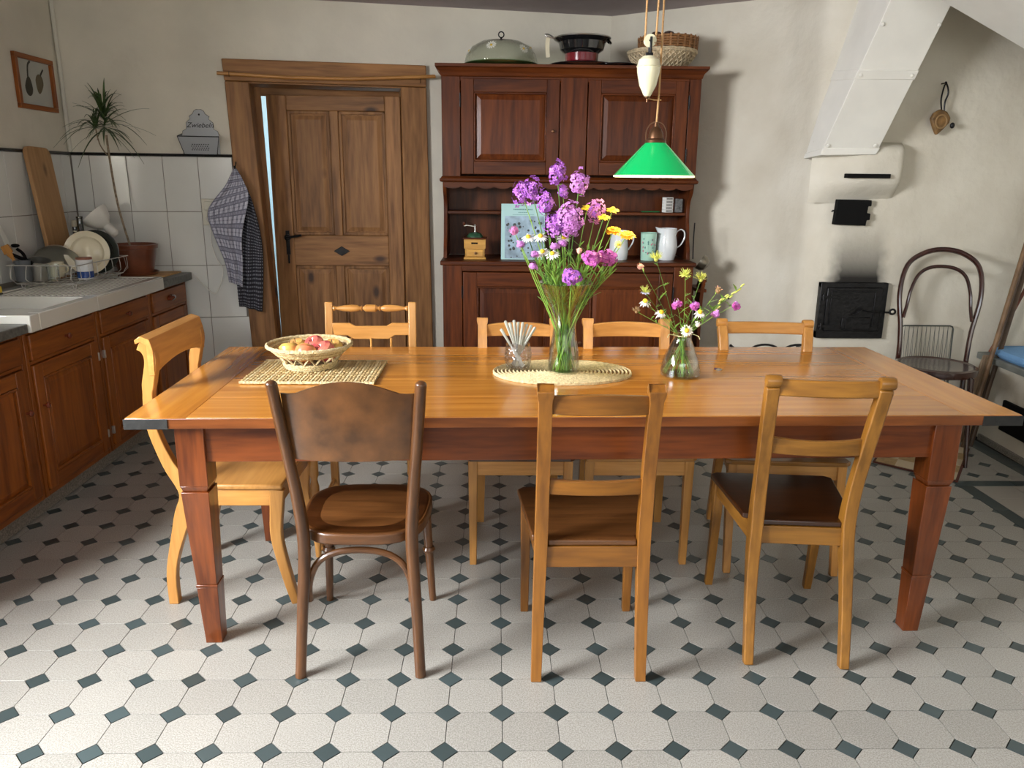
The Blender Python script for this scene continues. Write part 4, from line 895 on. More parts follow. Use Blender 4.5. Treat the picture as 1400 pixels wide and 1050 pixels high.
ddoor(-.640, -.050, .105, .925, YL-.001, -.08, -.645, .085); ddoor(.050, .640, .105, .925, YL-.001, .08, .645, .085)
# narrow scroll-topped side of the seat behind the dresser
o = thing('stool', 'dark wooden stool with a scrolled top edge beside the dresser', 'stool', (1.265, 3.13, 0))
obj('side', G().sweep(smooth_path([(0, .02, 0), (0, .0, .4), (0, 0, .75), (.01, -.01, .86), (.035, -.02, .885)], 4), .06, .011, (0, 1, 0), 4), W_dress['Z'], o, bevel=.003)
obj('leg', G().box(-.02, .0, .14, .17, 0, .80), W_dress['Z'], o, bevel=.002)
obj('seat', G().box(-.03, .03, -.06, .18, .80, .82), W_dress['X'], o, bevel=.003)
# ---- on the dresser top (z 2.118)
o = thing('glass_dome', 'clear glass cake dome painted with daisies on a green-rimmed plate on the dresser', 'dome', (.005, 3.225, 2.119))
obj('plate', G().lathe([(0, .0), (.12, 0), (.225, .012), (.222, .016), (.12, .006), (0, .006)], n=40), mat('green_glaze', (.06, .12, .03), .3, coat=.5), o)
obj('dome', G().lathe([(.215, .016), (.217, .03), (.205, .07), (.175, .108), (.12, .138), (.05, .150), (0, .152)], n=48), thin_glass('dome_glass', (.86, .89, .83), bump=.3), o)
obj('ring_handle', G().tube([(.0+.016*math.cos(2*math.pi*k/18), 0, .180+.016*math.sin(2*math.pi*k/18)) for k in range(18)], .0035, 8, True).lathe([(.012, .150), (.006, .158), (.004, .166)], n=12), M_iron, o)
M_petal = mat('painted_petal', (.80, .80, .72), .5); M_yel = mat('painted_yellow', (.75, .50, .05), .5)
for az, el in ((-108, 32), (-50, 26), (-20, 34), (-160, 25)):
    cx_, cy_, cz_ = math.cos(rad(az)), math.sin(rad(az)), 0
    rr = .217*math.cos(rad(el)); zz = .016+.152*math.sin(rad(el))*.95
    c = Vector((rr*cx_, rr*cy_, zz)); nrm = Vector((cx_*math.cos(rad(el)), cy_*math.cos(rad(el)), math.sin(rad(el))*1.3)).normalized(); c += nrm*.006
    q = Vector((0, 0, 1)).rotation_difference(nrm); g = G()
    for k in range(12):
        a = 2*math.pi*k/12; g.ball(c+q @ Vector((.019*math.cos(a), .019*math.sin(a), 0)), .014, .0055, .0012, 8, 4) if 0 else g.add([c+q @ Vector((.004*math.cos(a), .004*math.sin(a), 0)), c+q @ Vector((.024*math.cos(a-.18), .024*math.sin(a-.18), 0)), c+q @ Vector((.033*math.cos(a), .033*math.sin(a), 0)), c+q @ Vector((.024*math.cos(a+.18), .024*math.sin(a+.18), 0))], [(0, 1, 2, 3)])
    fl = obj('painted_daisy', g, M_petal, o); obj('daisy_centre', G().ball(c, .008, .008, .003, 10, 5, nrm), M_yel, fl)
M_benam = mat('black_enamel', (.008, .008, .009), .1, coat=.8); M_renam = mat('red_enamel', (.16, .006, .015), .15, coat=.8)
tag(obj('enamel_tray', G().lathe([(0, .024), (.03, .024), (.12, .022), (.190, .014), (.200, .016), (.203, .012), (.19, .006), (.13, 0), (0, .0)], (.485, 3.225, 2.119), 40), M_benam), 'wide black enamel tray lying under the red pot on the dresser', 'tray')
tag(obj('enamel_tray', G().lathe([(0, .020), (.03, .019), (.10, .016), (.128, .013), (.130, .008), (.10, 0), (0, .0)], (.69, 3.175, 2.119), 36), M_benam), 'flat black enamel tray lying between the pots and the pale basket', 'tray')
rp = thing('red_pot', 'dark red enamel pot sandwiched between black lid and black bowl', 'pot', (.485, 3.225, 2.142))
obj('body', G().lathe([(0, 0), (.085, 0), (.098, .012), (.100, .055), (.092, .055), (.09, .01), (0, .008)], n=40), M_renam, rp)
obj('base_ring', G().lathe([(.102, .0), (.108, .003), (.102, .007)], n=40), M_steel, rp)
bb = thing('black_bowl', 'wide black enamel bowl with a steel rim on top of the red pot', 'bowl', (.485, 3.225, 2.198))
obj('body', G().lathe([(0, 0), (.10, 0), (.128, .02), (.140, .062), (.165, .078), (.170, .084), (.162, .084), (.135, .064), (.12, .02), (0, .01)], n=44), M_benam, bb)
obj('rim', G().tube([(.168*math.cos(2*math.pi*k/44), .168*math.sin(2*math.pi*k/44), .085) for k in range(44)], .004, 8, True), M_steel, bb)
obj('handle', G().tube(smooth_path([(-.155, -.03, .082), (-.20, -.035, .085), (-.222, -.03, .10), (-.195, .0, .105), (-.155, .02, .085)], 4), .0035, 8), M_chrome, bb)
obj('handle', G().tube(smooth_path([(.15, -.05, .075), (.168, -.02, .062), (.172, .02, .064), (.16, .04, .075)], 4), .007, 8), M_benam, bb)
tag(obj('hanging_tag', G().sweep(smooth_path([(.283, 3.22, 2.285), (.278, 3.215, 2.255), (.280, 3.21, 2.21), (.284, 3.21, 2.175)], 4), .012, .0012, (1, 0, 0)), M_cream), 'narrow cream paper strip hanging from the black bowl handle', 'tag')
def wicker_bowl(t, prof, m, strands, lean, rstr=.0035, rows=0):
    """woven bowl: an inner skin, two families of slanted strands and rim coils"""
    obj('lining', G().lathe([(0, prof[0][1]+.003)]+[(r_-.006, h+.001) for r_, h in prof], n=40), m, t)
    g = G(); N = len(prof)
    for s in (-1, 1):
        for k in range(strands):
            a0 = 2*math.pi*k/strands; g.tube([(prof[i][0]*math.cos(a0+s*lean*i/(N-1)), prof[i][0]*math.sin(a0+s*lean*i/(N-1)), prof[i][1]+s*.001) for i in range(N)], rstr, 5)
    w_ = obj('weave', g, m, t); w_['kind'] = 'stuff'
    r_, h = prof[-1]
    for q in range(2): obj('rim_coil', G().tube([((r_+.002*math.sin(k*2.2))*math.cos(2*math.pi*k/60), (r_+.002*math.sin(k*2.2))*math.sin(2*math.pi*k/60), h+q*.010+.002*math.cos(k*2.2)) for k in range(60)], .0065, 6, True), m, t)
    obj('foot_coil', G().tube([(prof[0][0]*math.cos(2*math.pi*k/40), prof[0][0]*math.sin(2*math.pi*k/40), prof[0][1]+.004) for k in range(40)], .006, 6, True), m, t)
M_wick = mat('pale_wicker', (.52, .42, .27), .7, var=.3, vscale=50, bump=.4, bscale=90); M_brown = mat('brown_wicker', (.26, .12, .04), .6, var=.4, vscale=60, bump=.5, bscale=100)
wk = thing('wicker_basket', 'pale open-weave wicker basket at the right end of the dresser top', 'basket', (.975, 3.275, 2.119))
wicker_bowl(wk, [(.115, .0), (.145, .02), (.172, .045), (.192, .07), (.203, .092)], M_wick, 34, .55, .0042)
bk2 = thing('wicker_basket', 'low brown chip basket stacked inside the pale basket', 'basket', (1.01, 3.285, 2.182))
obj('lining', G().lathe([(0, .03), (.13, .03), (.165, .065), (.172, .11), (.168, .11), (.160, .065)], n=40), M_brown, bk2)
g = G()
for q in range(6): g.tube([((.168+.004*math.sin(k*math.pi/1.0+q*math.pi)+.001*q)*math.cos(2*math.pi*k/60), (.168+.004*math.sin(k*math.pi+q*math.pi)+.001*q)*math.sin(2*math.pi*k/60), .045+q*.0135) for k in range(60)], .0068, 6, True)
obj('weave', g, M_brown, bk2)
for k in range(26):
    a = 2*math.pi*k/26; obj('slat', G().sweep([(.176*math.cos(a), .176*math.sin(a), .04), (.181*math.cos(a), .181*math.sin(a), .122)], .0065, .0015, (-math.sin(a), math.cos(a), 0)), M_brown, bk2)
M_cone = mat('dried_cone', (.07, .04, .03), .8, var=.5, vscale=40)
for (x, y, z, s, lb) in ((.93, 3.25, 2.30, .045, 'dark dried pine cone heaped at the left in the brown basket'), (1.0, 3.225, 2.298, .048, 'dark dried pine cone in the middle of the brown basket'), (1.05, 3.30, 2.285, .036, 'smaller dark pine cone at the right in the brown basket')):
    g = G().ball((x, y, z), s*.7, s*.7, s*.6, 12, 8)
    for k in range(60):
        t_ = k/60; a = k*2.4; zz = (1-2*t_); r_ = math.sqrt(max(0, 1-zz*zz)); d_ = Vector((r_*math.cos(a), r_*math.sin(a), zz*.85)); g.ball(Vector((x, y, z))+d_*s*.78, s*.24, s*.24, s*.09, 6, 4, d_+Vector((0, 0, .8)))
    tag(obj('pine_cone', g, M_cone), lb, 'cone')
# ---- on the dresser shelves (counter z .992)
cg = thing('coffee_grinder', 'old wooden box coffee grinder with green metal cap on the dresser counter', 'grinder', (.285-.42-.015, 3.13, .993))
W_y = W3('yellow_box_wood', (.42, .20, .03), (.60, .32, .06), s=12, rough=.35, coat=.4)
obj('base_board', G().box(-.068, .068, -.06, .06, 0, .014), W_y['X'], cg, bevel=.003)
obj('body', G().box(-.060, .060, -.052, .052, .014, .122), W_y['X'], cg, bevel=.002)
obj('body_band', G().box(-.066, .066, -.058, .058, .066, .122), W_y['X'], cg, bevel=.002)
dw = obj('drawer', G().box(-.050, .050, -.060, -.052, .020, .060), W_y['X'], cg, bevel=.002)
obj('knob', G().lathe([(.003, 0), (.003, .006), (.008, .009), (.007, .015), (0, .017)], (.004, -.060, .040), 12, (0, -1, 0)), M_brass, dw)
obj('slot', G().box(-.022, .018, -.0595, -.058, .094, .104), M_black, cg, bevel=.002)
obj('top_board', G().box(-.074, .074, -.066, .066, .122, .132), W_dress['X'], cg, bevel=.003)
obj('dome_cap', G().lathe([(.050, .132), (.048, .142), (.036, .156), (.012, .163), (0, .164)], n=28), mat('green_metal', (.02, .07, .035), .3, coat=.4), cg)
obj('crank', G().lathe([(.005, .163), (.005, .20), (.008, .202), (.004, .21), (0, .211)], n=12).sweep([(0, 0, .196), (-.05, -.01, .204), (-.068, -.014, .20)], .005, .002, (0, 1, 0)), M_steel, cg)
obj('crank_knob', G().lathe([(0, .200), (.006, .202), (.010, .214), (.009, .224), (0, .228)], (-.066, -.014, 0), 14), W_dress['X'], cg)
cb = thing('cookbook', 'pale turquoise cookbook propped upright in the dresser behind the bouquet', 'book', (.145, 3.085, .994)); cb.rotation_euler = (rad(-4), 0, rad(-2))
M_turq = mat('turquoise_cover', (.42, .66, .66), .4)
obj('cover', G().box(-.132, .132, 0, .003, 0, .335).box(-.132, .132, .024, .027, 0, .335).box(-.135, -.130, 0, .027, 0, .335), M_turq, cb, bevel=.001)
obj('pages', G().box(-.129, .128, .0032, .0238, .003, .332), M_cream, cb)
M_grn = mat('cover_ink', (.10, .26, .24), .6)
for (a, b, z, h) in ((-.06, .055, .298, .007), (-.03, .03, .282, .004), (-.065, .065, .270, .0015), (-.02, .02, .322, .003)):
    g = G(); x = a
    while x < b: w_ = random.uniform(.004, .008) if h > .003 else b-a; g.box(x, min(x+w_, b), -.0006, 0, z, z+h); x += w_+.002
    obj('title_line', g, M_grn, cb)
ph = obj('cover_photo', G().box(-.112, .128, -.0005, 0, .006, .262), mat('photo_blue', (.30, .42, .52), .5, var=.5, vscale=14), cb)
g = G(); M_ph = mat('photo_dark', (.05, .06, .06), .6)
for k in range(46):
    x = random.uniform(-.10, .11); z = random.uniform(.01, .24); g.lathe([(0, 0), (random.uniform(.003, .011), .0004), (0, .0006)], (x, -.0006, z), 6, (0, -1, 0))
o_ = obj('photo_pattern', g, M_ph, ph); o_['kind'] = 'stuff'
def jug(name, label, cat, loc, prof, m, h, flip=1, spout=True, hp=None):
    t = thing(name, label, cat, loc)
    g = G().lathe(prof, n=36)
    if spout:
        zt_ = max(p[1] for p in prof)
        for i, (x, y, z) in enumerate(g.v):
            k = max(0, (z-.8*zt_)/(.2*zt_)); a = math.atan2(y, -flip*x)
            if k > 0: f = math.exp(-(a/.42)**2)*k; g.v[i] = (x-flip*.018*f, y, z+.008*f)
    obj('body', g, m, t); obj('handle', G().sweep(smooth_path([(flip*p[0], 0, p[1]) for p in hp], 4), .0085, .0045, (0, 1, 0), 10), m, t)
    return t
jug('jug', 'larger white porcelain jug with a looped handle at the right of the dresser counter', 'jug', (1.045, 3.15, .993),
    [(0, .004), (.045, .004), (.048, 0), (.052, .006), (.062, .05), (.066, .085), (.060, .13), (.055, .16), (.060, .195), (.057, .195), (.050, .16), (.058, .085), (.045, .01), (0, .01)], M_porc, .2, 1, True, [(.052, .150), (.060, .175), (.085, .188), (.106, .172), (.108, .135), (.088, .095), (.062, .075)])
jug('jug', 'smaller white porcelain jug behind the orange flowers on the dresser counter', 'jug', (.745, 3.15, .993),
    [(0, .004), (.050, .004), (.052, 0), (.056, .006), (.060, .05), (.056, .10), (.050, .15), (.052, .18), (.049, .18), (.047, .15), (.053, .10), (.050, .01), (0, .01)], M_porc, .18, 1, True, [(.048, .150), (.066, .165), (.088, .150), (.088, .11), (.060, .06)])
tm = thing('flowered_beaker', 'tall pale green beaker with dark flower sprigs between the two jugs', 'beaker', (.925, 3.12, .993))
obj('body', G().lathe([(0, .004), (.042, .004), (.043, 0), (.045, .004), (.050, .165), (.053, .168), (.050, .170), (.046, .165), (.041, .01), (0, .01)], n=36), mat('pale_green_ceramic', (.40, .66, .54), .2, coat=.5), tm)
g = G(); g2 = G()
for k in range(26):
    a = rad(-90+random.uniform(-58, 58)); z = random.uniform(.035, .135); r_ = .045+(z/.165)*.005
    (g if k % 3 else g2).ball((r_*math.cos(a), r_*math.sin(a), z), .0045, .0045, .0045 if k % 2 else .007, 6, 4)
o_ = obj('sprig', g, M_grn, tm); o_['kind'] = 'stuff'; o_ = obj('blossom_print', g2, mat('print_pink', (.55, .2, .25), .4), tm); o_['kind'] = 'stuff'
for k in range(5):
    z = 1.281+k*.0185
    o = thing('matchbox', ['white printed matchbox at the bottom of the stack of five on the shelf', 'white printed matchbox second from the bottom of the stack', 'white printed matchbox in the middle of the stack of five', 'white printed matchbox second from the top of the stack', 'white printed matchbox on top of the stack on the shelf'][k], 'matchbox', (1.055, 3.235, z+.0002), rad(22), 'matchboxes stacked on the dresser shelf')
    obj('sleeve', G().box(-.028, .028, -.02, .02, 0, .0175), mat('matchbox_white', (.75, .75, .72), .5) if k == 0 else bpy.data.materials['matchbox_white'], o, bevel=.001)
    obj('striking_strip', G().box(.028, .0286, -.018, .018, .002, .0155), bpy.data.materials['pear_dark'], o)
    g = G(); x = -.022
    while x < .018: w_ = random.uniform(.003, .007); g.box(x, x+w_, -.0206, -.020, .006, .0115); x += w_+.0015
    obj('print_line', g, M_black, o)
tag(obj('match_tin', G().box(1.10, 1.145, 3.215, 3.26, 1.2812, 1.365), mat('dark_tin', (.10, .10, .10), .5, var=.8, vscale=60), bevel=.003), 'small dark speckled tin beside the matchboxes on the shelf', 'tin')
tag(obj('green_pencil', G().lathe([(0, 0), (.003, .004), (.0036, .006), (.0036, .12), (0, .12)], (.885, 3.215, 1.2848), 8, (1, .1, 0)), mat('green_paint', (.01, .15, .05), .4)), 'thin green pencil lying on the dresser shelf left of the matchboxes', 'pencil')
o = thing('ladle', 'round dark steel ladle hanging on the right side of the dresser', 'ladle', (1.235, 3.08, .985))
obj('bowl', G().lathe([(0, -.045), (.03, -.035), (.048, -.012), (.052, .012), (.048, .012), (.03, -.03), (0, -.04)], (.02, 0, 0), 24, (-.75, .3, .5)), mat('dark_steel', (.25, .23, .19), .3, metal=1), o)
obj('handle', G().sweep([(-.035, .01, .02), (-.037, .02, .15), (-.036, .02, .24)], .008, .002, (0, 1, 0)), M_iron, o)
# ================================================================ PENDANT LAMP
PX, PY = .517, 1.0
lp = thing('pendant_lamp', 'rise-and-fall pendant lamp with a green glass shade over the table', 'lamp', (PX, PY, 0))
def shade_mat():
    m, n, l, b = nt('green_opal_glass'); b.inputs['Base Color'].default_value = (.0, .25, .06, 1); b.inputs['Roughness'].default_value = .12; b.inputs['Coat Weight'].default_value = .6
    b.inputs['Emission Color'].default_value = (.0, .62, .16, 1); b.inputs['Emission Strength'].default_value = .26; return m
sh = obj('shade', G().lathe([(.032, 1.598), (.045, 1.585), (.134, 1.492), (.137, 1.489)], n=56), shade_mat(), lp, label='lit conical green glass shade')
obj('shade_lining', G().lathe([(.030, 1.596), (.043, 1.583), (.131, 1.489), (.1375, 1.4885), (.1375, 1.483), (.132, 1.482), (.042, 1.578)], n=56), mat('lit_opal_lining', (.9, .9, .7), .3, emit=(1.0, .95, .42), estr=.75), sh, label='glowing cream-white lining and rim')
obj('gallery', G().lathe([(.031, 1.592), (.036, 1.596), (.034, 1.604), (.026, 1.610), (.024, 1.625), (.018, 1.640), (.009, 1.648), (.007, 1.662), (0, 1.664)], n=28), M_brass, lp)
for s in (-1, 1): obj('gallery_arm', G().tube(smooth_path([(s*.033, 0, 1.598), (s*.034, 0, 1.63), (s*.022, 0, 1.655), (0, 0, 1.664)], 4), .002, 6), M_brass, lp)
obj('bulb', G().ball((0, 0, 1.540), .028, .028, .036), mat('bulb_glow', (1, 1, .9), .3, emit=(1, .92, .65), estr=6), lp)
M_cord = mat('gold_cord', (.52, .30, .12), .6, bump=.6, bscale=200)
obj('cord', G().tube([(0, 0, 1.66), (.003, 0, 1.76), (.004, 0, 2.51)], .0034, 8), M_cord, lp)
obj('cord', G().tube([(-.055, -.02, 2.51), (-.056, -.02, 1.93), (-.057, -.02, 1.915)], .0034, 8), M_cord, lp)
obj('cord', G().tube([(-.008, -.02, 2.51), (-.020, -.02, 1.94), (-.024, -.02, 1.915), (-.024, -.025, 1.905)], .0034, 8), M_cord, lp)
obj('cord_stay', G().tube([(.012, 0, 1.733), (-.012, 0, 1.733), (-.035, -.012, 1.736)], .0018, 6), M_cord, lp)
cw = obj('counterweight', G().lathe([(.0, 1.742), (.010, 1.742), (.014, 1.748), (.028, 1.775), (.037, 1.815), (.0385, 1.832), (.041, 1.834), (.0385, 1.838), (.034, 1.855), (.022, 1.866), (.0, 1.868)], (-.040, -.02, 0), 36), mat('ivory_ceramic', (.76, .72, .50), .12, coat=.7), lp, label='ivory ceramic counterweight')
obj('weight_tip', G().lathe([(0, 1.722), (.003, 1.724), (.003, 1.735), (.009, 1.738), (.010, 1.744), (0, 1.745)], (-.040, -.02, 0), 14), M_brass, lp)
obj('pulley_fork', G().box(-.052, -.028, -.026, -.014, 1.866, 1.878).box(-.042, -.034, -.036, -.030, 1.872, 1.925).box(-.042, -.034, -.010, -.004, 1.872, 1.925), M_iron, lp, bevel=.002)
obj('pulley', G().lathe([(.004, -.006), (.020, -.006), (.016, 0), (.020, .006), (.004, .006)], (-.040, -.02, 1.914), 28, (0, 1, 0)), bpy.data.materials['ivory_ceramic'], lp)
obj('ceiling_rose', G().lathe([(.05, 2.519), (.05, 2.51), (.02, 2.49), (0, 2.488)], (-.02, 0, 0), 24), M_brass, lp)
bl = bpy.data.lights.new('pendant_bulb', 'POINT'); bl.energy = 2.2; bl.color = (1, .85, .6); bl.shadow_soft_size = .03
bo_ = bpy.data.objects.new('pendant_bulb', bl); C.objects.link(bo_); bo_.location = (PX, PY, 1.495)
# ================================================================ ON THE TABLE (z .775)
TT = .7855
M_straw = mat('straw', (.62, .50, .27), .8, var=.25, vscale=90, bump=.8, bscale=160)
M_straw2 = mat('straw_dark', (.50, .36, .16), .8, var=.3, vscale=90, bump=.8, bscale=160)
pm = thing('placemat', 'rectangular woven straw placemat under the fruit basket', 'placemat', (-.668, 1.0, TT))
for k in range(34):
    x = -.222+k*.01345
    obj('braid', G().tube([(x+.0016*math.sin(q*math.pi/1.0+k), -.165+.33*q/30, .0055+.001*math.cos(q*math.pi)) for q in range(31)], [.0062+.0008*(q % 2) for q in range(31)], 6) if k < 3 else G(), M_straw if k % 2 else M_straw2, pm) if False else None
bm_ = []
for v in range(3):
    g = G().sweep([(.0016*math.sin(q*1.9+v), -.165+.33*q/36, .0052+.0012*math.cos(q*2.1+v)) for q in range(37)], [.0058+.0012*(q % 2) for q in range(37)], [.0042+.0010*(q % 2) for q in range(37)], (1, 0, 0), 6); bm_.append(g.mesh('braid')); bm_[-1].materials.append(M_straw if v % 2 else M_straw2)
for k in range(37):
    o = bpy.data.objects.new('braid', bm_[k % 3]); C.objects.link(o); o.parent = pm; o.location = (-.225+k*.0125, random.uniform(-.002, .002), 0)
for y in (-.165, .165): obj('edge_braid', G().tube([(-.23+.46*q/40, y+.0015*math.sin(q*2), .0055) for q in range(41)], .0052, 6), M_straw, pm)
om = thing('placemat', 'oval coiled straw mat under the big flower vase', 'placemat', (.222, 1.012, TT))
for k in range(18):
    f = (k+.6)/18; rx, ry = .256*f, .178*f
    nq = max(24, int(110*f))
    obj('coil', G().sweep([(rx*math.cos(2*math.pi*q/nq), ry*math.sin(2*math.pi*q/nq), .0045) for q in range(nq)], [.0068+.0012*(q % 2) for q in range(nq)], [.0040+.0008*(q % 2) for q in range(nq)], (0, 0, 1), 6, True), M_straw, om)
# fruit basket
BX, BY = -.705, 1.06
fb = thing('fruit_basket', 'round coiled straw basket with a zigzag openwork band holding apples', 'basket', (BX, BY, TT+.0095))
def ring(r_, z, rr, n=64, m=M_straw, nm='coil'): obj(nm, G().tube([((r_+.0012*math.sin(k*2.4))*math.cos(2*math.pi*k/n), (r_+.0012*math.sin(k*2.4))*math.sin(2*math.pi*k/n), z+.0010*math.cos(k*2.4)) for k in range(n)], rr, 6, True), m, fb)
obj('base', G().lathe([(0, .001), (.092, .001), (.098, .006), (0, .006)], n=32), M_straw, fb)
for r_, z in ((.098, .006), (.103, .014), (.106, .022)): ring(r_, z, .0055)
zz = []
for k in range(32): a = 2*math.pi*k/32; q = (k % 2); r_ = .108+.019*q; zz.append((r_*math.cos(a), r_*math.sin(a), .027+.029*q))
obj('zigzag_band', G().tube(zz, .0048, 6, True), M_straw, fb)
for i in range(5): ring(.131+i*.0078, .058+i*.0068, .0055, 72, M_straw if i % 2 else M_straw2)
ring(.167, .089, .0078, 72)
def apple_mat(name, a, b):
    m, n, l, bs = nt(name); tc = n.new('ShaderNodeTexCoord'); no = n.new('ShaderNodeTexNoise'); no.inputs['Scale'].default_value = 2.2 if 0 else 14; no.inputs['Detail'].default_value = 3
    l.new(tc.outputs['Object'], no.inputs['Vector']); r = n.new('ShaderNodeValToRGB'); e = r.color_ramp.elements; e[0].position = .42; e[0].color = c4(a); e[1].position = .58; e[1].color = c4(b)
    l.new(no.outputs['Fac'], r.inputs['Fac']); l.new(r.outputs[0], bs.inputs['Base Color']); bs.inputs['Roughness'].default_value = .3; bs.inputs['Coat Weight'].default_value = .3; return m
A1 = apple_mat('apple_yellow', (.62, .42, .10), (.60, .18, .08)); A2 = apple_mat('apple_red', (.50, .06, .07), (.62, .24, .14))
ap_prof = [(0, -.026), (.010, -.031), (.020, -.029), (.031, -.015), (.036, .004), (.033, .020), (.022, .030), (.010, .030), (.003, .024), (0, .022)]
fb.scale = (.90, .90, .95)
apples = [(-.075, -.03, .052, A1, 'yellow apple at the front left of the fruit basket'), (-.060, .045, .050, A1, 'yellow-green apple at the back left of the basket'), (-.005, -.055, .052, A1, 'yellow apple with a pink blush at the front of the basket'),
          (.010, .050, .060, A2, 'rosy apple at the back of the basket'), (.068, -.025, .054, A2, 'bright pink-red apple at the front right of the basket'), (.085, .040, .050, A1, 'orange-flushed apple at the far right of the basket')]
for x, y, z, m, lb in apples:
    t = thing('apple', lb, 'apple', (BX+x*.9, BY+y*.9, TT+.0155+z)); t.scale = (1.12, 1.12, 1.12); t.rotation_euler = (random.uniform(-.6, .6), random.uniform(-.6, .6), random.uniform(0, 6)); t['group'] = 'apples in the straw basket'
    obj('flesh', G().lathe(ap_prof, n=24), m, t); obj('stalk', G().tube([(0, 0, .022), (.001, 0, .032), (.004, 0, .040)], .0012, 6), M_cone, t)
# cut-glass tumbler with table knives
gx, gy = .060, 1.045
o = thing('cut_glass_tumbler', 'squat cut-glass tumbler full of knives beside the big vase', 'glass', (gx, gy, TT+.009))
obj('body', G().lathe([(0, .006), (.030, .004), (.038, .0), (.042, .006), (.049, .035), (.050, .055), (.045, .085), (.044, .100), (.041, .100), (.042, .085), (.046, .055), (.045, .035), (.036, .010), (0, .010)], n=28), M_cutglass, o)
g = G()
for k in range(14):
    for s in (-1, 1):
        a = 2*math.pi*k/14; g.tube([(q[0]*math.cos(a+s*q[2]), q[0]*math.sin(a+s*q[2]), q[1]) for q in ((.0425, .008, 0), (.0495, .035, .22), (.0505, .055, .42), (.0455, .085, .66))], .0011, 4)
obj('cut_facets', g, M_cutglass, o)
M_bone = mat('knife_handle_bone', (.44, .45, .39), .25, coat=.4)
kd = ['leftmost and most slanted', 'second from the left', 'third from the left', 'tallest, left of the middle', 'in the middle', 'right of the middle', 'third from the right', 'second from the right', 'rightmost and leaning outwards']
for k in range(9):
    t = thing('table_knife', 'pale-handled table knife standing in the cut glass, '+kd[k], 'knife', (gx, gy, TT+.02)); t['group'] = 'knives standing in the cut glass'
    f = (k-4)/4; yy = random.uniform(-.016, .016); lean = f*.042; b = Vector((f*-.020, yy, .0)); e = Vector((f*.022+lean, yy*1.6, .158+random.uniform(-.012, .016)-abs(f)*.01)); mid = b+(e-b)*.5
    obj('blade', G().sweep([b, mid], .006, .0009, (1, .3, 0)), M_steel, t); obj('handle', G().sweep([mid, mid+(e-mid)*.7, e-(e-mid)*.04, e], [.0038, .0052, .0058, .003], [.0028, .0036, .0036, .002], (1, .3, 0), 8), M_bone, t)
# little ring on the table
o = thing('finger_ring', 'tiny silver ring with a dark stone lying on the table near the small vase', 'ring', (.815, 1.075, TT))
obj('band', G().tube([(.012*math.cos(2*math.pi*k/20), .012*math.sin(2*math.pi*k/20), .0025) for k in range(20)], .0022, 6, True), M_steel, o)
obj('stone', G().ball((-.012, -.004, .005), .006, .005, .004, 10, 6), mat('purple_stone', (.12, .05, .12), .1, coat=.6), o)
# ---- vases
VX, VY = .224, .995
vz = TT+.009
va = thing('glass_vase', 'tall waisted clear glass vase holding the big wildflower bouquet', 'vase', (VX, VY, vz))
vp = [(0, .003), (.050, .0), (.056, .004), (.057, .03), (.053, .08), (.044, .13), (.040, .165), (.044, .20), (.058, .25), (.078, .29), (.097, .325), (.098, .327), (.096, .327), (.076, .291), (.056, .251), (.042, .20), (.038, .165), (.042, .13), (.051, .08), (.054, .03), (.050, .008), (0, .009)]
obj('body', G().lathe(vp, n=44), M_glass, va)
obj('rim', G().tube([(.0975*math.cos(2*math.pi*k/48), .0975*math.sin(2*math.pi*k/48), .327) for k in range(48)], .0022, 6, True), thin_glass('rim_glass', (.80, .92, .80), 2.6), va)
M_water = thin_glass('vase_water', (.93, .97, .88), 1.33)
obj('water', G().lathe([(0, .010), (.050, .010), (.0535, .03), (.0505, .08), (.0415, .13), (.0375, .16), (0, .16)], n=36), M_water, va)
SX, SY = .649, .985
vs_ = thing('small_glass_vase', 'small cone-shaped glass bottle vase holding loose wildflowers', 'vase', (SX, SY, TT))
obj('body', G().lathe([(0, .004), (.062, .0), (.071, .006), (.072, .022), (.062, .065), (.044, .110), (.033, .135), (.031, .150), (.034, .160), (.036, .162), (.033, .162), (.028, .150), (.030, .135), (.041, .110), (.059, .065), (.069, .022), (.066, .010), (0, .009)], n=40), M_glass, vs_)
obj('water', G().lathe([(0, .010), (.066, .011), (.068, .022), (.0585, .065), (.050, .085), (0, .085)], n=32), M_water, vs_)
obj('raffia_bow', G().tube(smooth_path([(.034, .01, .152), (0, -.035, .150), (-.034, .0, .152), (0, .033, .152), (.034, .01, .152), (.052, -.02, .150), (.056, -.03, .140)], 5), .0016, 6).tube(smooth_path([(-.03, -.018, .152), (-.055, -.03, .158), (-.06, -.03, .146)], 5), .0016, 6), mat('raffia', (.45, .42, .2), .7), vs_)
# ---- flowers
M_stem = mat('green_stem', (.20, .36, .05), .5, var=.35, vscale=20); M_stemd = mat('dark_stem', (.09, .20, .03), .5, var=.35, vscale=20); M_fol = mat('flower_leaf', (.14, .28, .04), .5, var=.4, vscale=25)
pal = {}
def pm_(name, c, v=.3): 
    if name not in pal: pal[name] = mat(name, c, .6, var=v, vscale=60)
    return pal[name]
PUR = lambda: pm_('petal_purple', (.38, .11, .52)); LIL = lambda: pm_('petal_lilac', (.54, .21, .58)); PNK = lambda: pm_('petal_pink', (.62, .20, .44)); YEL = lambda: pm_('petal_yellow', (.86, .56, .03), .15); ORG = lambda: pm_('petal_orange', (.88, .40, .01), .15)
WHT = lambda: pm_('petal_white', (.80, .78, .72), .06); CRE = lambda: pm_('petal_cream', (.80, .66, .20), .15); PCH = lambda: pm_('petal_peach', (.75, .42, .32)); MAG = lambda: pm_('petal_magenta', (.50, .10, .40)); BLU = lambda: pm_('petal_blue', (.52, .52, .78), .15); BRN = lambda: pm_('seed_brown', (.28, .17, .07)); NIG = lambda: pm_('nigella_green', (.52, .56, .12)); DIS = lambda: pm_('disc_yellow', (.78, .55, .03))
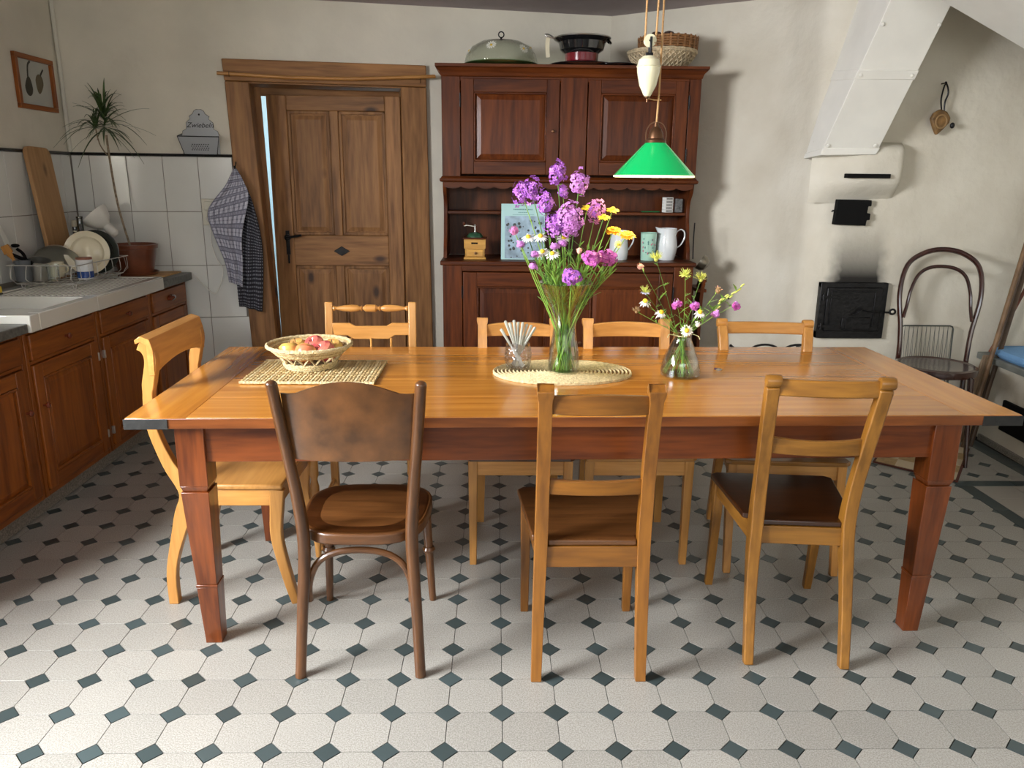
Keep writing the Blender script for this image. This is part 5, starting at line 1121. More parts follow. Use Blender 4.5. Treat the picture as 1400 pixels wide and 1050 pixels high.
def florets(g, c, rxy, rz, n, s, np_=4):
    for k in range(n):
        a = k*2.399; t = (k+.5)/n; z = 1-2*t; r_ = math.sqrt(1-z*z); q = random.uniform(.5, 1.15)
        d = Vector((r_*math.cos(a), r_*math.sin(a), z)); p = Vector(c)+Vector((d.x*rxy*q, d.y*rxy*q, d.z*rz*q)); nr = (d+Vector((random.uniform(-.5, .5), random.uniform(-.7, .1), random.uniform(-.3, .5)))).normalized()
        u = nr.orthogonal().normalized(); v = nr.cross(u); ro = random.uniform(0, 1.5)
        for j in range(np_):
            b = ro+2*math.pi*j/np_; e = u*math.cos(b)+v*math.sin(b); f = nr.cross(e)
            g.add([p, p+e*s*.6+f*s*.42+nr*s*.12, p+e*s*1.05-nr*s*.08, p+e*s*.6-f*s*.42+nr*s*.12], [(0, 1, 2, 3)])
def ray_flower(g, c, nr, R_, n, w_, droop=.1, r0=.25):
    nr = Vector(nr).normalized(); u = nr.orthogonal().normalized(); v = nr.cross(u); c = Vector(c)
    for j in range(n):
        b = 2*math.pi*j/n+random.uniform(-.1, .1); e = u*math.cos(b)+v*math.sin(b); f = nr.cross(e); L_ = R_*random.uniform(.88, 1.05); dr_ = droop*random.uniform(.5, 1.5)
        g.add([c+e*R_*r0-f*w_*.4, c+e*L_*.7-f*w_*.6-nr*R_*dr_*.5, c+e*L_-nr*R_*dr_, c+e*L_*.7+f*w_*.6-nr*R_*dr_*.5, c+e*R_*r0+f*w_*.4], [(0, 1, 2, 3, 4)])
def spikes(g, c, R_, n, up=.3, r=.0007):
    for k in range(n):
        a = k*2.399; z = random.uniform(-.2, 1)*.9; r_ = math.sqrt(max(.05, 1-z*z)); d = Vector((r_*math.cos(a), r_*math.sin(a), z+up)).normalized(); g.tube([Vector(c), Vector(c)+d*R_*.6, Vector(c)+d*R_*random.uniform(.85, 1.15)+Vector((0, 0, .003))], [r, r, r*.4], 4)
def flower(kind, h, base, via, label, group, cat='flower', vase='big'):
    h = Vector(h); base = Vector(base); via = Vector(via); names = {'rocket': 'rocket_flower', 'rocket_small': 'rocket_flower', 'rocket_big': 'rocket_flower', 'rocket_pink': 'rocket_flower', 'yellow': 'yellow_daisy', 'orange': 'marigold', 'pale': 'yellow_daisy', 'daisy': 'daisy', 'daisyy': 'daisy', 'scab': 'scabious', 'ragged': 'scabious', 'william': 'sweet_william', 'william_pink': 'sweet_william', 'peach': 'flower_bud', 'pinkbud': 'scabious', 'nig': 'nigella', 'brownnig': 'nigella', 'nigstar': 'nigella', 'blue': 'nigella', 'whitebud': 'flower_bud', 'bell': 'columbine', 'pod': 'seed_pod', 'yellowbuds': 'budding_stem', 'columb': 'columbine', 'leafy': 'budding_stem'}
    t = thing(names[kind], label, cat, tuple(base)); t['group'] = group
    L_ = lambda p: Vector(p)-base
    toward = (M.translation-h).normalized()
    path = smooth_path([L_(base), L_(via)*.55, L_(via), L_(via)+(h-via)*.5+Vector((random.uniform(-.006, .006), random.uniform(-.004, .004), .004)), L_(h)], 4)
    r0 = .0025 if vase == 'big' else .0014
    obj('stem', G().tube(path, [r0*(1-.4*i/(len(path)-1)) for i in range(len(path))], 6), M_stem if random.random() < .6 else M_stemd, t)
    H_ = L_(h)
    def P_(nm, g, m): return obj(nm, g, m, t, smooth=0)
    if kind.startswith('rocket'):
        n, rx, rz, s = {'rocket': (40, .031, .047, .0105), 'rocket_small': (18, .016, .020, .0105), 'rocket_big': (84, .043, .062, .0112), 'rocket_pink': (40, .030, .044, .0105)}[kind]
        g = G(); florets(g, H_, rx, rz, n, s); P_('blossom', g, PNK() if kind == 'rocket_pink' else (PUR() if random.random() < .55 else LIL()))
        g = G(); florets(g, H_+Vector((.002, -.002, -.004)), rx*.85, rz*.9, n//3, s); P_('blossom', g, LIL() if kind != 'rocket_pink' else PUR())
        g = G(); 
        for q in range(5): g.tube([H_-Vector((0, 0, rz*.9-q*rz*.3)), H_-Vector((-.018*math.cos(q*2), -.018*math.sin(q*2), rz*.8-q*rz*.3))], .0008, 4)
        P_('pedicels', g, M_stem)
    elif kind in ('yellow', 'orange', 'pale'):
        R_ = {'yellow': .026, 'orange': .031, 'pale': .015}[kind]; nr = Vector((0, -.35, .9)) if kind != 'pale' else toward
        g = G(); ray_flower(g, H_, nr, R_, 13 if kind != 'orange' else 22, R_*.30, .22); 
        if kind == 'orange': ray_flower(g, H_+Vector((0, 0, .003)), nr, R_*.8, 18, R_*.28, .0)
        P_('petals', g, {'yellow': YEL(), 'orange': ORG(), 'pale': CRE()}[kind]); P_('disc', G().ball(H_+Vector(nr).normalized()*.003, R_*.3, R_*.3, R_*.2, 12, 6, nr), DIS() if kind != 'orange' else ORG())
    elif kind in ('daisy', 'daisyy'):
        nr = (toward*.55+Vector((random.uniform(-.3, .3), 0, .8))); R_ = .027 if vase == 'big' else .022
        if label.startswith('open white daisy'): nr = toward+Vector((.1, 0, .25)); R_ = .024
        g = G(); ray_flower(g, H_, nr, R_, 15, .0052, .25 if kind == 'daisy' else .7); P_('petals', g, WHT()); P_('disc', G().ball(H_+nr.normalized()*.002, .0090, .0090, .007, 12, 8, nr), DIS())
    elif kind in ('scab', 'ragged', 'pinkbud'):
        R_ = {'scab': .017, 'ragged': .018, 'pinkbud': .014}[kind]
        if vase == 'small' and kind == 'scab': R_ = .019
        g = G().ball(H_, R_*.7, R_*.7, R_*.6, 10, 6); florets(g, H_, R_*.85, R_*.7, 34, R_*.36); P_('blossom', g, PCH() if kind == 'pinkbud' else LIL() if kind == 'scab' else PNK())
        g = G(); ray_flower(g, H_-Vector((0, 0, R_*.6)), (0, 0, -1), R_*.9, 8, .002, .3, .1); P_('sepals', g, M_fol)
    elif kind.startswith('william'):
        g = G().ball(H_, .020, .020, .012, 12, 6); florets(g, H_, .033, .024, 70, .0095, 5); P_('blossom', g, MAG() if kind != 'william' else PUR())
        g = G(); florets(g, H_+Vector((0, -.003, .002)), .029, .020, 18, .0080, 5); P_('blossom', g, PNK())
    elif kind in ('peach', 'whitebud'):
        g = G().ball(H_, .009, .009, .011, 10, 8); ray_flower(g, H_, (0, -.3, 1), .014, 8, .005, -.4); P_('petals', g, PCH() if kind == 'peach' else WHT())
    elif kind in ('nig', 'brownnig'):
        P_('seed_head', G().ball(H_, .008, .008, .010, 12, 8) if kind == 'nig' else G().ball(H_, .006, .006, .007, 10, 6), NIG() if kind == 'nig' else BRN()); g = G(); spikes(g, H_, .027 if kind == 'nig' else .017, 40); P_('bracts', g, NIG() if kind == 'nig' else BRN())
    elif kind in ('nigstar', 'blue'):
        g = G(); ray_flower(g, H_, (0, -.25, 1), .024 if kind == 'nigstar' else .019, 8, .006, .1, .1); P_('petals', g, NIG() if kind == 'nigstar' else BLU()); g = G(); spikes(g, H_, .024, 26); 
        for q in range(5): g.tube([H_, H_+Vector((.004*math.cos(q*1.25), .004*math.sin(q*1.25), .018))], .0012, 4)
        P_('bracts', g, NIG())
    elif kind in ('bell', 'columb'):
        g = G(); 
        for q in range(3): florets(g, H_+Vector((random.uniform(-.010, .010), random.uniform(-.008, .008), random.uniform(-.014, .012))), .008, .010, 9, .0085, 5)
        P_('blossom', g, MAG()); g = G(); florets(g, H_, .010, .012, 8, .007, 5); P_('blossom', g, LIL())
    elif kind == 'pod':
        P_('pod', G().ball(H_, .010, .010, .012, 10, 8), BRN()); g = G(); ray_flower(g, H_+Vector((0, 0, .006)), (.3, -.5, .8), .016, 6, .006, -.3); P_('petals', g, PCH())
    else:
        g = G()
        for q in range(6):
            p = H_-(H_-L_(via)).normalized()*(.012*q); g.ball(p+Vector((random.uniform(-.006, .006), 0, random.uniform(-.004, .006))), .0035, .0035, .009, 8, 6, (.8, 0, .6))
        P_('bud_spray', g, NIG())
    # narrow leaves on the stem
    nl = 2 if vase == 'big' else 4
    for q in range(nl):
        g = G(); p = path[int(len(path)*(.62+.4*q/nl))]; a = random.uniform(0, 6.28); ll = random.uniform(.025, .05); e = Vector((math.cos(a), math.sin(a), .9)).normalized()
        if kind in ('nig', 'brownnig', 'nigstar', 'blue'):
            for w2 in range(5): g.tube([p, p+(e+Vector((random.uniform(-.5, .5), random.uniform(-.5, .5), 0)))*ll*.5], .0005, 4)
        else: g.sweep([p, p+e*ll*.5, p+e*ll+Vector((math.cos(a), math.sin(a), -.3))*ll*.2], [.0012, .0042, .0004], .0004, (-math.sin(a), math.cos(a), 0))
        P_('leaf', g, M_fol)
    return t
BIG = [('rocket', .183, .970, 1.495, 'purple rocket spike, topmost flower of the bouquet'), ('rocket', .257, .950, 1.464, 'purple rocket spike standing tall at the right of the topmost one'), ('rocket', .098, 1.020, 1.437, 'purple rocket cluster reaching out to the upper left'), ('rocket', .064, 1.025, 1.430, 'purple rocket tip, leftmost of the tall purple flowers'),
 ('rocket', .144, .980, 1.395, 'lilac rocket cluster just above the turquoise book'), ('rocket_small', .207, 1.0, 1.432, 'small pink-lilac rocket tuft beside the topmost stem'), ('rocket_big', .227, .940, 1.341, 'largest purple rocket cluster in the middle of the bouquet'), ('rocket_pink', .322, .990, 1.369, 'pink rocket cluster among the yellow daisies'), ('rocket', .175, .950, 1.322, 'purple rocket cluster at the left of the largest one'),
 ('yellow', .296, 1.030, 1.380, 'yellow daisy half hidden behind the pink rocket cluster'), ('yellow', .377, .970, 1.376, 'yellow daisy at the upper right edge of the bouquet'), ('yellow', .342, .930, 1.353, 'pale yellow daisy facing forward below the upper right one'), ('orange', .388, 1.0, 1.304, 'golden marigold seen edge-on before the smaller white jug'), ('orange', .428, .950, 1.293, 'orange-yellow marigold, rightmost flower of the bouquet'),
 ('pale', .392, .920, 1.261, 'small pale yellow flower hanging below the marigolds'), ('daisy', .128, .930, 1.285, 'white daisy in front of the turquoise book, upper one'), ('daisy', .088, .970, 1.279, 'white ragged daisy at the left before the book'), ('daisy', .167, .900, 1.229, 'white daisy with a green-yellow centre low in the middle'), ('daisy', .212, .980, 1.277, 'white daisy deep in the centre of the bouquet'), ('daisy', .137, .940, 1.232, 'white daisy low at the left of the centre'),
 ('scab', .062, .950, 1.256, 'pale pink-lilac scabious at the left edge before the book'), ('scab', .108, .910, 1.228, 'lilac scabious bud between the low daisies and the edge'), ('scab', .104, .900, 1.187, 'lilac scabious, lowest flower at the left above the vase rim'), ('scab', .177, .910, 1.253, 'lilac scabious left of the middle'), ('scab', .204, .930, 1.261, 'lilac-pink scabious in the middle under the big purple cluster'),
 ('ragged', .040, 1.0, 1.299, 'ragged pink flower, leftmost before the book'), ('william', .233, .870, 1.156, 'purple sweet william hanging over the vase rim'), ('william_pink', .303, .890, 1.216, 'magenta sweet william right of the middle'), ('william_pink', .360, .930, 1.215, 'pinkish sweet william at the lower right'), ('peach', .261, .920, 1.238, 'peach-coloured bud beside the magenta sweet william')]
for i, (kd_, x, y, z, lb) in enumerate(BIG):
    a = i*2.399; r_ = .034*math.sqrt((i+.5)/30); bs_ = (VX-(x-VX)*.12+r_*math.cos(a), VY+r_*math.sin(a), vz+.012)
    dx, dy = x-VX, y-VY; k_ = 0
    via = (VX+max(-.030, min(.030, dx*.18))+.012*math.cos(a), VY+max(-.028, min(.028, dy*.3))+.012*math.sin(a), vz+.175+random.uniform(-.01, .03))
    flower(kd_, (x, y, z), bs_, via, lb, 'flowers in the big bouquet')
# loose greenery: leafy stems without a flower
for i, (x, y, z, lb) in enumerate([(.395, .95, 1.175, 'pale green leafless stem curling out over the right rim'), (.15, .93, 1.19, 'green leafy stem at the left in the bouquet'), (.20, 1.0, 1.21, 'green leafy stem in the centre of the bouquet'), (.275, 1.0, 1.22, 'green leafy stem at the right of the centre'), (.12, 1.03, 1.20, 'green leafy stem at the back left'), (.32, 1.02, 1.25, 'green leafy stem at the back right'), (.17, .90, 1.17, 'green leafy stem hanging forward over the rim at the left'), (.275, .89, 1.17, 'green leafy stem hanging forward over the rim at the right')]):
    t = thing('leafy_stem', lb, 'stem', (VX, VY, vz+.012)); t['group'] = 'greenery in the big bouquet'; e = Vector((x-VX, y-VY, z-vz-.012)); p = smooth_path([(0, 0, 0), (e.x*.1, e.y*.1, .16), (e.x*.6, e.y*.6, .29), e], 5)
    obj('stem', G().tube(p, .0018, 6), M_stem, t); g = G()
    for q in range(18):
        pp = p[min(len(p)-1, 7+int(q*.4))]; a = q*2.4; l2 = random.uniform(.05, .10); d = Vector((math.cos(a)*.55, math.sin(a)*.55, 1)).normalized(); g.sweep([pp, pp+d*l2*.5, pp+d*l2+Vector((math.cos(a), math.sin(a), -.2))*l2*.25], [.0015, .0048, .0005], .0004, (-math.sin(a), math.cos(a), 0))
    obj('leaves', g, M_fol, t, smooth=0)
SMALL = [('pinkbud', .480, .960, 1.183, 'small pink scabious on a long stem at the upper left of the small vase'), ('nig', .539, .990, 1.206, 'spiky yellow-green nigella head, topmost of the small vase'), ('nigstar', .641, .970, 1.153, 'yellow-green nigella flower in the centre top of the small vase'), ('nig', .705, 1.0, 1.134, 'spiky nigella head right of the centre of the small vase'), ('blue', .499, .950, 1.093, 'pale blue nigella flower at the left of the small vase'),
 ('daisyy', .497, .930, 1.065, 'yellow-centred drooping daisy under the pale blue flower'), ('daisyy', .553, .920, 1.028, 'yellow-centred daisy left of the small vase neck'), ('brownnig', .474, .960, 1.024, 'tiny brownish nigella head, leftmost in the small vase'), ('daisy', .638, .885, .971, 'open white daisy facing forward at the small vase rim'), ('daisyy', .689, .920, 1.029, 'white drooping daisy right of the small vase'), ('whitebud', .687, .930, .986, 'half-open white flower low at the right of the small vase'),
 ('scab', .754, .950, 1.019, 'round lilac scabious at the right of the small vase'), ('bell', .828, .970, 1.051, 'purple columbine drooping at the far right of the small vase'), ('pod', .770, 1.0, 1.095, 'beige-pink seed pod before the bare wall'), ('yellowbuds', .847, .980, 1.112, 'yellow-green budding stem reaching far right, upper one'), ('columb', .619, .980, 1.053, 'dark purple columbine behind the small vase stems, left one'), ('columb', .682, .970, 1.050, 'dusky purple columbine behind the small vase stems, right one'), ('leafy', .800, .985, 1.075, 'yellow-green budding stem at the right, lower one')]
for i, (kd_, x, y, z, lb) in enumerate(SMALL):
    a = i*2.399; r_ = .045*math.sqrt((i+.5)/18); dx = x-SX
    flower(kd_, (x, y, z), (SX-dx*.22+r_*math.cos(a)*.6, SY+r_*math.sin(a)*.8, TT+.012), (SX+max(-.018, min(.018, dx*.15)), SY+.010*math.sin(a), TT+.150), lb, 'flowers in the small vase', vase='small')
# ================================================================ STOVE SIDE
YS = 2.70
# boxed flue running up to the right
fl = thing('flue_duct', 'white boxed flue duct slanting up from the stove wall', 'duct', (0, 0, 0))
fa = [(1.74, 2.60, 1.645), (2.045, 2.60, 1.650), (2.045, 2.80, 1.650), (1.725, 2.80, 1.615)]; fb_ = [(1.870, 2.30, 2.32), (2.175, 2.30, 2.32), (2.22, 2.80, 2.42), (1.905, 2.80, 2.42)]
dv = [Vector(b)-Vector(a) for a, b in zip(fa, fb_)]
def seg(t0, t1, infl=0, nm='duct_panel', m=M_white):
    c0 = sum((Vector(a)+d*t0 for a, d in zip(fa, dv)), Vector())/4; c1 = sum((Vector(a)+d*t1 for a, d in zip(fa, dv)), Vector())/4
    p0 = [Vector(a)+d*t0 for a, d in zip(fa, dv)]; p1 = [Vector(a)+d*t1 for a, d in zip(fa, dv)]
    if infl: p0 = [p+(p-c0).normalized()*infl for p in p0]; p1 = [p+(p-c1).normalized()*infl for p in p1]
    return obj(nm, G().hexa(p0+p1), m, fl, bevel=.003)
seg(.0, .515); seg(.518, 1.30)
bd = seg(.50, .565, .006, 'joint_band')
b2 = obj('base_flange', G().hexa([(1.725, 2.585, 1.615), (2.035, 2.600, 1.62), (2.055, 2.80, 1.63), (1.715, 2.80, 1.60), (1.738, 2.594, 1.652), (2.052, 2.594, 1.656), (2.06, 2.80, 1.66), (1.722, 2.80, 1.63)]), M_white, fl, bevel=.004)
def on_face(u, t): p = Vector(fa[0])*(1-u)+Vector(fa[1])*u; q = Vector(fb_[0])*(1-u)+Vector(fb_[1])*u; return p*(1-t)+q*t
nf = (Vector(fa[1])-Vector(fa[0])).cross(Vector(fb_[0])-Vector(fa[0])).normalized()
for u, t in ((.07, .53), (.93, .53), (.06, .03), (.90, .03), (.04, .86), (.96, .86)):
    obj('screw', G().lathe([(.010, 0), (.009, .004), (.004, .006), (0, .006)], on_face(u, t)+nf*.004, 12, nf), M_white, fl)
# openings in the stove front
def iron_cover(nm, label, cat, x0, x1, z0, z1, y, extra=None): return tag(obj(nm, G().box(x0, x1, y-.012, y+.03, z0, z1), M_black, bevel=.003), label, cat)
iron_cover('draught_slot', 'long narrow black draught slot below the flue', 'slot', 1.885, 2.125, 1.497, 1.520, 2.598)
o = thing('flue_hatch', 'small square black iron flue hatch above the soot stain', 'hatch', (0, 0, 0))
obj('plate', G().prism([(1.885, 1.243), (2.065, 1.238), (2.068, 1.268), (2.085, 1.270), (2.085, 1.305), (2.066, 1.308), (2.068, 1.345), (2.085, 1.346), (2.084, 1.378), (2.066, 1.380), (1.892, 1.381)], YS-.018, YS+.02), M_black, o, bevel=.003)
obj('latch', G().tube([(1.885, YS-.018, 1.318), (1.865, YS-.024, 1.320), (1.860, YS-.024, 1.314)], .005, 6), M_iron, o)
sd = thing('stove_door', 'black cast-iron stove door set in the whitewashed wall', 'door', (0, 0, 0))
x0, x1, z0, z1 = 1.852, 2.245, .590, .915
obj('frame', G().box(x0, x1, YS-.012, YS+.03, z0, z0+.045).box(x0, x1, YS-.012, YS+.03, z1-.03, z1).box(x0, x0+.04, YS-.0121, YS+.03, z0, z1).box(x1-.035, x1, YS-.0121, YS+.03, z0, z1), M_iron, sd, bevel=.004)
obj('main_door', G().box(x0+.038, x1-.033, YS-.020, YS+.02, z0+.043, z1-.028), M_iron, sd, bevel=.005)
obj('relief_frame', G().box(x0+.06, x1-.07, YS-.026, YS-.02, z1-.052, z1-.044).box(x0+.06, x0+.067, YS-.026, YS-.02, z0+.08, z1-.05).box(x1-.078, x1-.07, YS-.026, YS-.02, z0+.07, z1-.05), M_iron, sd, bevel=.002)
obj('air_slide', G().box(x0+.135, x1-.09, YS-.030, YS-.02, z0+.055, z0+.125), M_iron, sd, bevel=.004)
obj('slide_rib', G().box(x0+.155, x0+.165, YS-.035, YS-.03, z0+.06, z0+.12), M_iron, sd, bevel=.001)
obj('slide_rib', G().box(x0+.21, x1-.10, YS-.035, YS-.03, z0+.088, z0+.094), M_iron, sd, bevel=.001)
obj('latch_bar', G().sweep(smooth_path([(x0+.18, YS-.03, .735), (x0+.205, YS-.035, .735), (x0+.24, YS-.04, .765), (x0+.28, YS-.04, .752), (x0+.355, YS-.035, .750)], 5), .006, .004, (0, 1, 0), 6), M_iron, sd)
obj('hinge', G().box(x0+.005, x0+.11, YS-.026, YS-.018, .825, .84).lathe([(0, -.02), (.008, -.018), (.008, .018), (0, .02)], (x0+.018, YS-.022, .832), 10), M_iron, sd, bevel=.001)
obj('hinge', G().box(x0+.005, x0+.11, YS-.026, YS-.018, .655, .67).lathe([(0, -.02), (.008, -.018), (.008, .018), (0, .02)], (x0+.018, YS-.022, .662), 10), M_iron, sd, bevel=.001)
obj('handle_ring', G().tube([(x1+.030+.016*math.cos(2*math.pi*k/16), YS-.035, .752+.014*math.sin(2*math.pi*k/16)) for k in range(16)], .006, 8, True).box(x1-.01, x1+.018, YS-.034, YS-.02, .742, .752), M_iron, sd)
# stone / masonry bench
bn = thing('masonry_bench', 'whitewashed masonry bench with a dark stone slab beside the stove', 'bench', (0, 0, 0))
obj('body', G().hexa([(2.875, 2.73, 0), (2.80, 1.2, 0), (3.29, 1.2, 0), (3.29, 2.73, 0), (2.875, 2.73, .47), (2.80, 1.2, .47), (3.29, 1.2, .47), (3.29, 2.73, .47)]), M_stove, bn, bevel=.012)
obj('slab', G().hexa([(2.835, 2.705, .472), (2.755, 1.18, .472), (3.295, 1.18, .472), (3.295, 2.705, .472), (2.835, 2.705, .512), (2.755, 1.18, .512), (3.295, 1.18, .512), (3.295, 2.705, .512)]), mat('grey_slate_slab', (.16, .17, .155), .5, var=.25, vscale=10), bn, bevel=.006)
obj('kerb', G().hexa([(2.855, 2.6, 0), (2.785, 1.2, 0), (2.80, 1.2, 0), (2.873, 2.6, 0), (2.855, 2.6, .035), (2.785, 1.2, .035), (2.80, 1.2, .035), (2.873, 2.6, .035)]), M_terr, bn)
obj('bench_hatch', G().hexa([(2.845, 2.42, .12), (2.815, 1.85, .12), (2.86, 1.85, .12), (2.87, 2.42, .12), (2.845, 2.42, .295), (2.815, 1.85, .295), (2.86, 1.85, .295), (2.87, 2.42, .295)]), M_black, bn, bevel=.006, label='black iron hatch in the side of the bench')
cu = thing('seat_cushion', 'light blue fabric cushion on the stone bench at the right edge', 'cushion', (3.04, 2.24, .513))
P = []
for k in range(32):
    a = 2*math.pi*k/32; P.append((.215*math.copysign(abs(math.cos(a))**.55, math.cos(a)), .43*math.copysign(abs(math.sin(a))**.55, math.sin(a))))
g = G()
lay = [(.93, .0), (1, .016), (1, .032), (.95, .046), (.75, .054), (.4, .050), (.1, .048)]
for s, z in lay: g.v += [(x*s, y*s, z+.003*math.sin(x*30)*math.cos(y*26)*(s < .9)) for x, y in P]
for i in range(len(lay)-1):
    for k in range(32): g.f.append((i*32+k, i*32+(k+1) % 32, (i+1)*32+(k+1) % 32, (i+1)*32+k))
g.f += [tuple(range(31, -1, -1)), tuple(6*32+k for k in range(32))]
M_blue = mat('blue_fabric', (.16, .34, .60), .9, bump=.7, bscale=150)
obj('cover', g, M_blue, cu); obj('piping', G().tube([(x*1.005, y*1.005, .026) for x, y in P], .004, 6, True), M_blue, cu)
# bentwood café chair
def cafe():
    t = thing('bentwood_chair', 'black bentwood cafe chair with a double hoop back by the stove', 'chair', (2.47, 2.50, 0), rad(12)); t.rotation_euler = (0, 0, rad(158)); t.location = (2.395, 2.36, 0); t.scale = (1.0, 1.0, 1.11)
    M_ebo = W3('ebonised_wood', (.018, .005, .004), (.045, .014, .009), s=9, rough=.18, coat=.8)
    a = 0
    def XY(x, y, z): return Vector((x, y, z))
    # facing +y, back at -y (nearer the wall)
    outer = smooth_path([(-.185, -.175, .0), (-.178, -.170, .20), (-.172, -.165, .44), (-.178, -.185, .60), (-.203, -.215, .78), (-.180, -.245, .92), (-.10, -.262, .985), (0, -.268, 1.005), (.10, -.262, .985), (.180, -.245, .92), (.203, -.215, .78), (.178, -.185, .60), (.172, -.165, .44), (.178, -.170, .20), (.185, -.175, 0)], 5)
    obj('back_hoop', G().tube(outer, .0135, 10), M_ebo['Z'], t)
    inner = smooth_path([(-.172, -.180, .66), (-.160, -.200, .72), (-.148, -.215, .80), (-.115, -.235, .880), (-.05, -.248, .917), (.05, -.248, .917), (.115, -.235, .880), (.148, -.215, .80), (.160, -.200, .72), (.172, -.180, .66)], 5)
    obj('inner_hoop', G().tube(inner, .0095, 10), M_ebo['X'], t)
    obj('seat_ring', G().lathe([(.188, .425), (.202, .430), (.206, .445), (.204, .462), (.190, .468), (.180, .462), (.178, .43), (.188, .425)], (0, .01, 0), 48), M_ebo['X'], t)
    obj('seat', G().lathe([(.184, .462), (.15, .460), (.08, .455), (0, .453)], (0, .01, 0), 48), mat('dark_ply_seat', (.05, .035, .035), .25, coat=.5), t)
    obj('leg_ring', G().tube([(.165*math.cos(2*math.pi*k/32), .165*math.sin(2*math.pi*k/32)+.005, .27) for k in range(32)], .009, 8, True), M_ebo['X'], t)
    for s in (-1, 1): obj('front_leg', G().sweep([(s*.155, .135, .43), (s*.165, .155, .27), (s*.185, .185, 0)], [.017, .014, .011], [.017, .014, .011], (1, 0, 0), 10), M_ebo['Z'], t)
cafe()
# wire grill rack leaning on the wall
gr = thing('wire_rack', 'wire grill rack with zigzag rods leaning on the wall behind the black chair', 'rack', (2.50, 2.655, .30)); gr.rotation_euler = (rad(-4), 0, 0)
M_wire = mat('dull_wire', (.10, .11, .10), .45, metal=.6)
w_, h_ = .155, .37
obj('frame_wire', G().tube([(-w_, 0, 0), (-w_, 0, h_-.02), (-w_+.006, 0, h_-.006), (-w_+.02, 0, h_), (w_-.02, 0, h_), (w_-.006, 0, h_-.006), (w_, 0, h_-.02), (w_, 0, 0)], .0045, 8, True), M_wire, gr)
for k in range(12):
    xa = -w_+.012+k*.0255; obj('rod', G().tube([(xa, 0, .003), (xa+.012, 0, h_-.003), (xa+.0255, 0, .003)], .0022, 6), M_wire, gr)
obj('bottom_wire', G().tube([(-w_, .0, .0), (-w_, -.03, -.06), (w_, -.03, -.06), (w_, 0, 0)], .004, 6), M_wire, gr)
for s in (-1, 1): obj('foot', G().tube([(s*w_, -.03, -.06), (s*w_, -.05, -.30)], .004, 6), M_wire, gr)
# poles and broomsticks leaning in the corner
poles = [((2.66, 2.42, .0), (3.08, 2.68, 1.72), .013, (.16, .09, .04), 'long pale-brown broomstick leaning left-most against the stove wall'),
         ((2.735, 2.47, .0), (3.10, 2.69, 1.52), .013, (.07, .04, .02), 'long dark brown pole leaning just right of the broomstick'),
         ((2.79, 2.58, .0), (3.015, 2.68, 1.08), .012, (.06, .035, .02), 'shorter dark stick with a blunt end leaning by the bench corner'),
         ((2.90, 2.685, .513), (3.10, 2.715, .97), .010, (.16, .04, .02), 'reddish brown stick standing on the stone bench')]
for a, b, r_, c_, lb in poles:
    a = Vector(a); b = Vector(b); dd = (b-a)
    tag(obj('broomstick', G().tube([a, a+dd*.3+Vector((.002, 0, 0)), a+dd*.7, a+dd*.995, b], [r_, r_, r_, r_, r_*.6], 10), mat('pole_wood', c_, .5, var=.4, vscale=14, bump=.3)), lb, 'stick')
o = thing('birch_besom', 'pale bundle of twigs at the foot of the leaning broomsticks', 'broom', (2.70, 2.52, 0))
g = G()
for k in range(26): a = k*2.4; r_ = .030*math.sqrt(k/26); g.tube([(r_*.5*math.cos(a)+.10, r_*.5*math.sin(a)+.04, .52), (r_*math.cos(a)+.05, r_*math.sin(a)+.02, .26), (r_*1.5*math.cos(a), r_*1.5*math.sin(a), .01)], .0035, 5)
q_ = obj('twigs', g, mat('pale_twig', (.36, .26, .17), .8, var=.3), o); q_['kind'] = 'stuff'
# hanging ornament
o = thing('wall_ornament', 'small brown wooden ornament hanging on a dark loop beside the flue', 'ornament', (2.40, 2.68, 1.80))
obj('disc', G().prism([(x*.058, z*.068) for x, z in [(-.95, .2), (-.7, .65), (-.15, .95), (.5, .75), (.9, .3), (.85, -.1), (.35, -.6), (-.2, -1.05), (-.55, -.55)]], -.018, .012), mat('brown_ornament', (.16, .085, .025), .6, var=.5, vscale=25, bump=.5), o, bevel=.008)
obj('inner_ring', G().tube([(.030*math.cos(2*math.pi*k/20), -.020, .034*math.sin(2*math.pi*k/20)) for k in range(20)], .005, 6, True), mat('tan_ring', (.25, .15, .06), .6), o)
obj('loop', G().tube(smooth_path([(.0, -.005, .06), (-.012, -.008, .12), (.0, -.010, .195), (.022, -.008, .15), (.012, -.006, .10), (.015, -.005, .055)], 5), .0045, 6), M_iron, o)
obj('bead', G().ball((.068, -.012, -.020), .013, .011, .016), M_iron, o)
obj('nail', G().lathe([(.004, -.03), (.004, .008), (.008, .010), (0, .014)], (.0, 0, .198), 8, (0, -1, 0)), M_iron, o)
# two screws in the wall
for dx, dz in ((0, 0), (.012, -.045)): tag(obj('wall_screw', G().lathe([(.0035, -.05), (.0035, .006), (.006, .009), (0, .012)], (1.50+dx, 3.27, .735+dz), 8, (-.5, -1, 0)), M_iron), 'small dark screw in the bare wall above the right far chair, %s' % ('upper one' if dz == 0 else 'lower one'), 'screw')
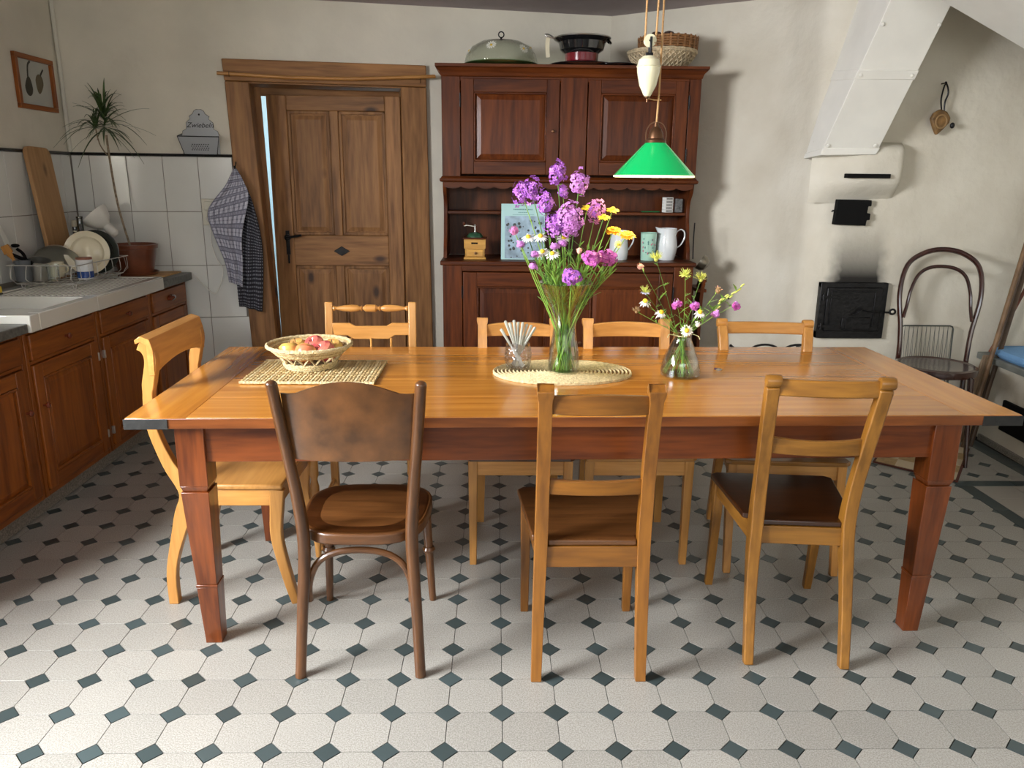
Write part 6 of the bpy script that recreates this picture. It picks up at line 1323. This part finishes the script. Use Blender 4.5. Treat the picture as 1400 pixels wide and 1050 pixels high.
# wrought-iron log stand
o = thing('iron_log_stand', 'black wrought-iron stand with twin arched rails showing just above the far table edge', 'stand', (1.50, 2.30, 0))
for cx in (-.08, .10): obj('arch', G().tube([(cx+.092*math.cos(math.pi*k/14), 0, .575+.055*math.sin(math.pi*k/14)) for k in range(15)], .006, 8), M_iron, o)
obj('scroll', G().tube([(-.20+.012*math.cos(k*.6), 0, .595+.016*math.sin(k*.6)*(1-k/20)) for k in range(14)], .005, 6), M_iron, o)
for x in (-.19, .19):
    for y in (0, .24): obj('leg', G().tube([(x, y, .58), (x, y, 0)], .007, 8), M_iron, o)
for x in (-.19, .19): obj('side_rail', G().tube([(x, 0, .575), (x, .24, .575)], .006, 6), M_iron, o)
obj('lower_rail', G().tube([(-.19, 0, .16), (.19, 0, .16), (.19, .24, .16), (-.19, .24, .16)], .006, 6, True), M_iron, o)
# straw mat on the floor
rg = thing('floor_mat', 'small cream and tan mat with a dark edge on the tiles by the stove', 'mat', (2.38, 2.17, .003), rad(0))
rg.location = (2.37, 2.19, .003)
M_rug1 = mat('mat_cream', (.60, .50, .34), .9, bump=.5, bscale=200); M_rug2 = mat('mat_tan', (.42, .29, .14), .9, var=.2, vscale=60, bump=.5, bscale=200); M_edge = mat('mat_edge', (.10, .03, .02), .8)
vtx = [(-.33, .04), (.02, -.30), (.33, .27), (-.02, .60)]
corners = [Vector((2.03, 2.19)), Vector((2.33, 1.90)), Vector((2.69, 2.40)), Vector((2.37, 2.68))]
corners = [c-Vector((2.37, 2.19)) for c in corners]
def bil(u, v): a = corners[0]*(1-u)+corners[1]*u; b = corners[3]*(1-u)+corners[2]*u; return a*(1-v)+b*v
def patch(nm, u0, u1, v0, v1, z, m):
    p = [bil(u0, v0), bil(u1, v0), bil(u1, v1), bil(u0, v1)]; obj(nm, G().hexa([(q.x, q.y, 0) for q in p]+[(q.x, q.y, z) for q in p]), m, rg)
patch('edge_binding', 0, 1, 0, 1, .007, M_edge)
for i in range(4):
    for j in range(5): patch('woven_square', .03+i*.235, .03+(i+1)*.235, .02+j*.192, .02+(j+1)*.192, .009+.0008*((i+j) % 2), M_rug1 if (i+j) % 2 else M_rug2)
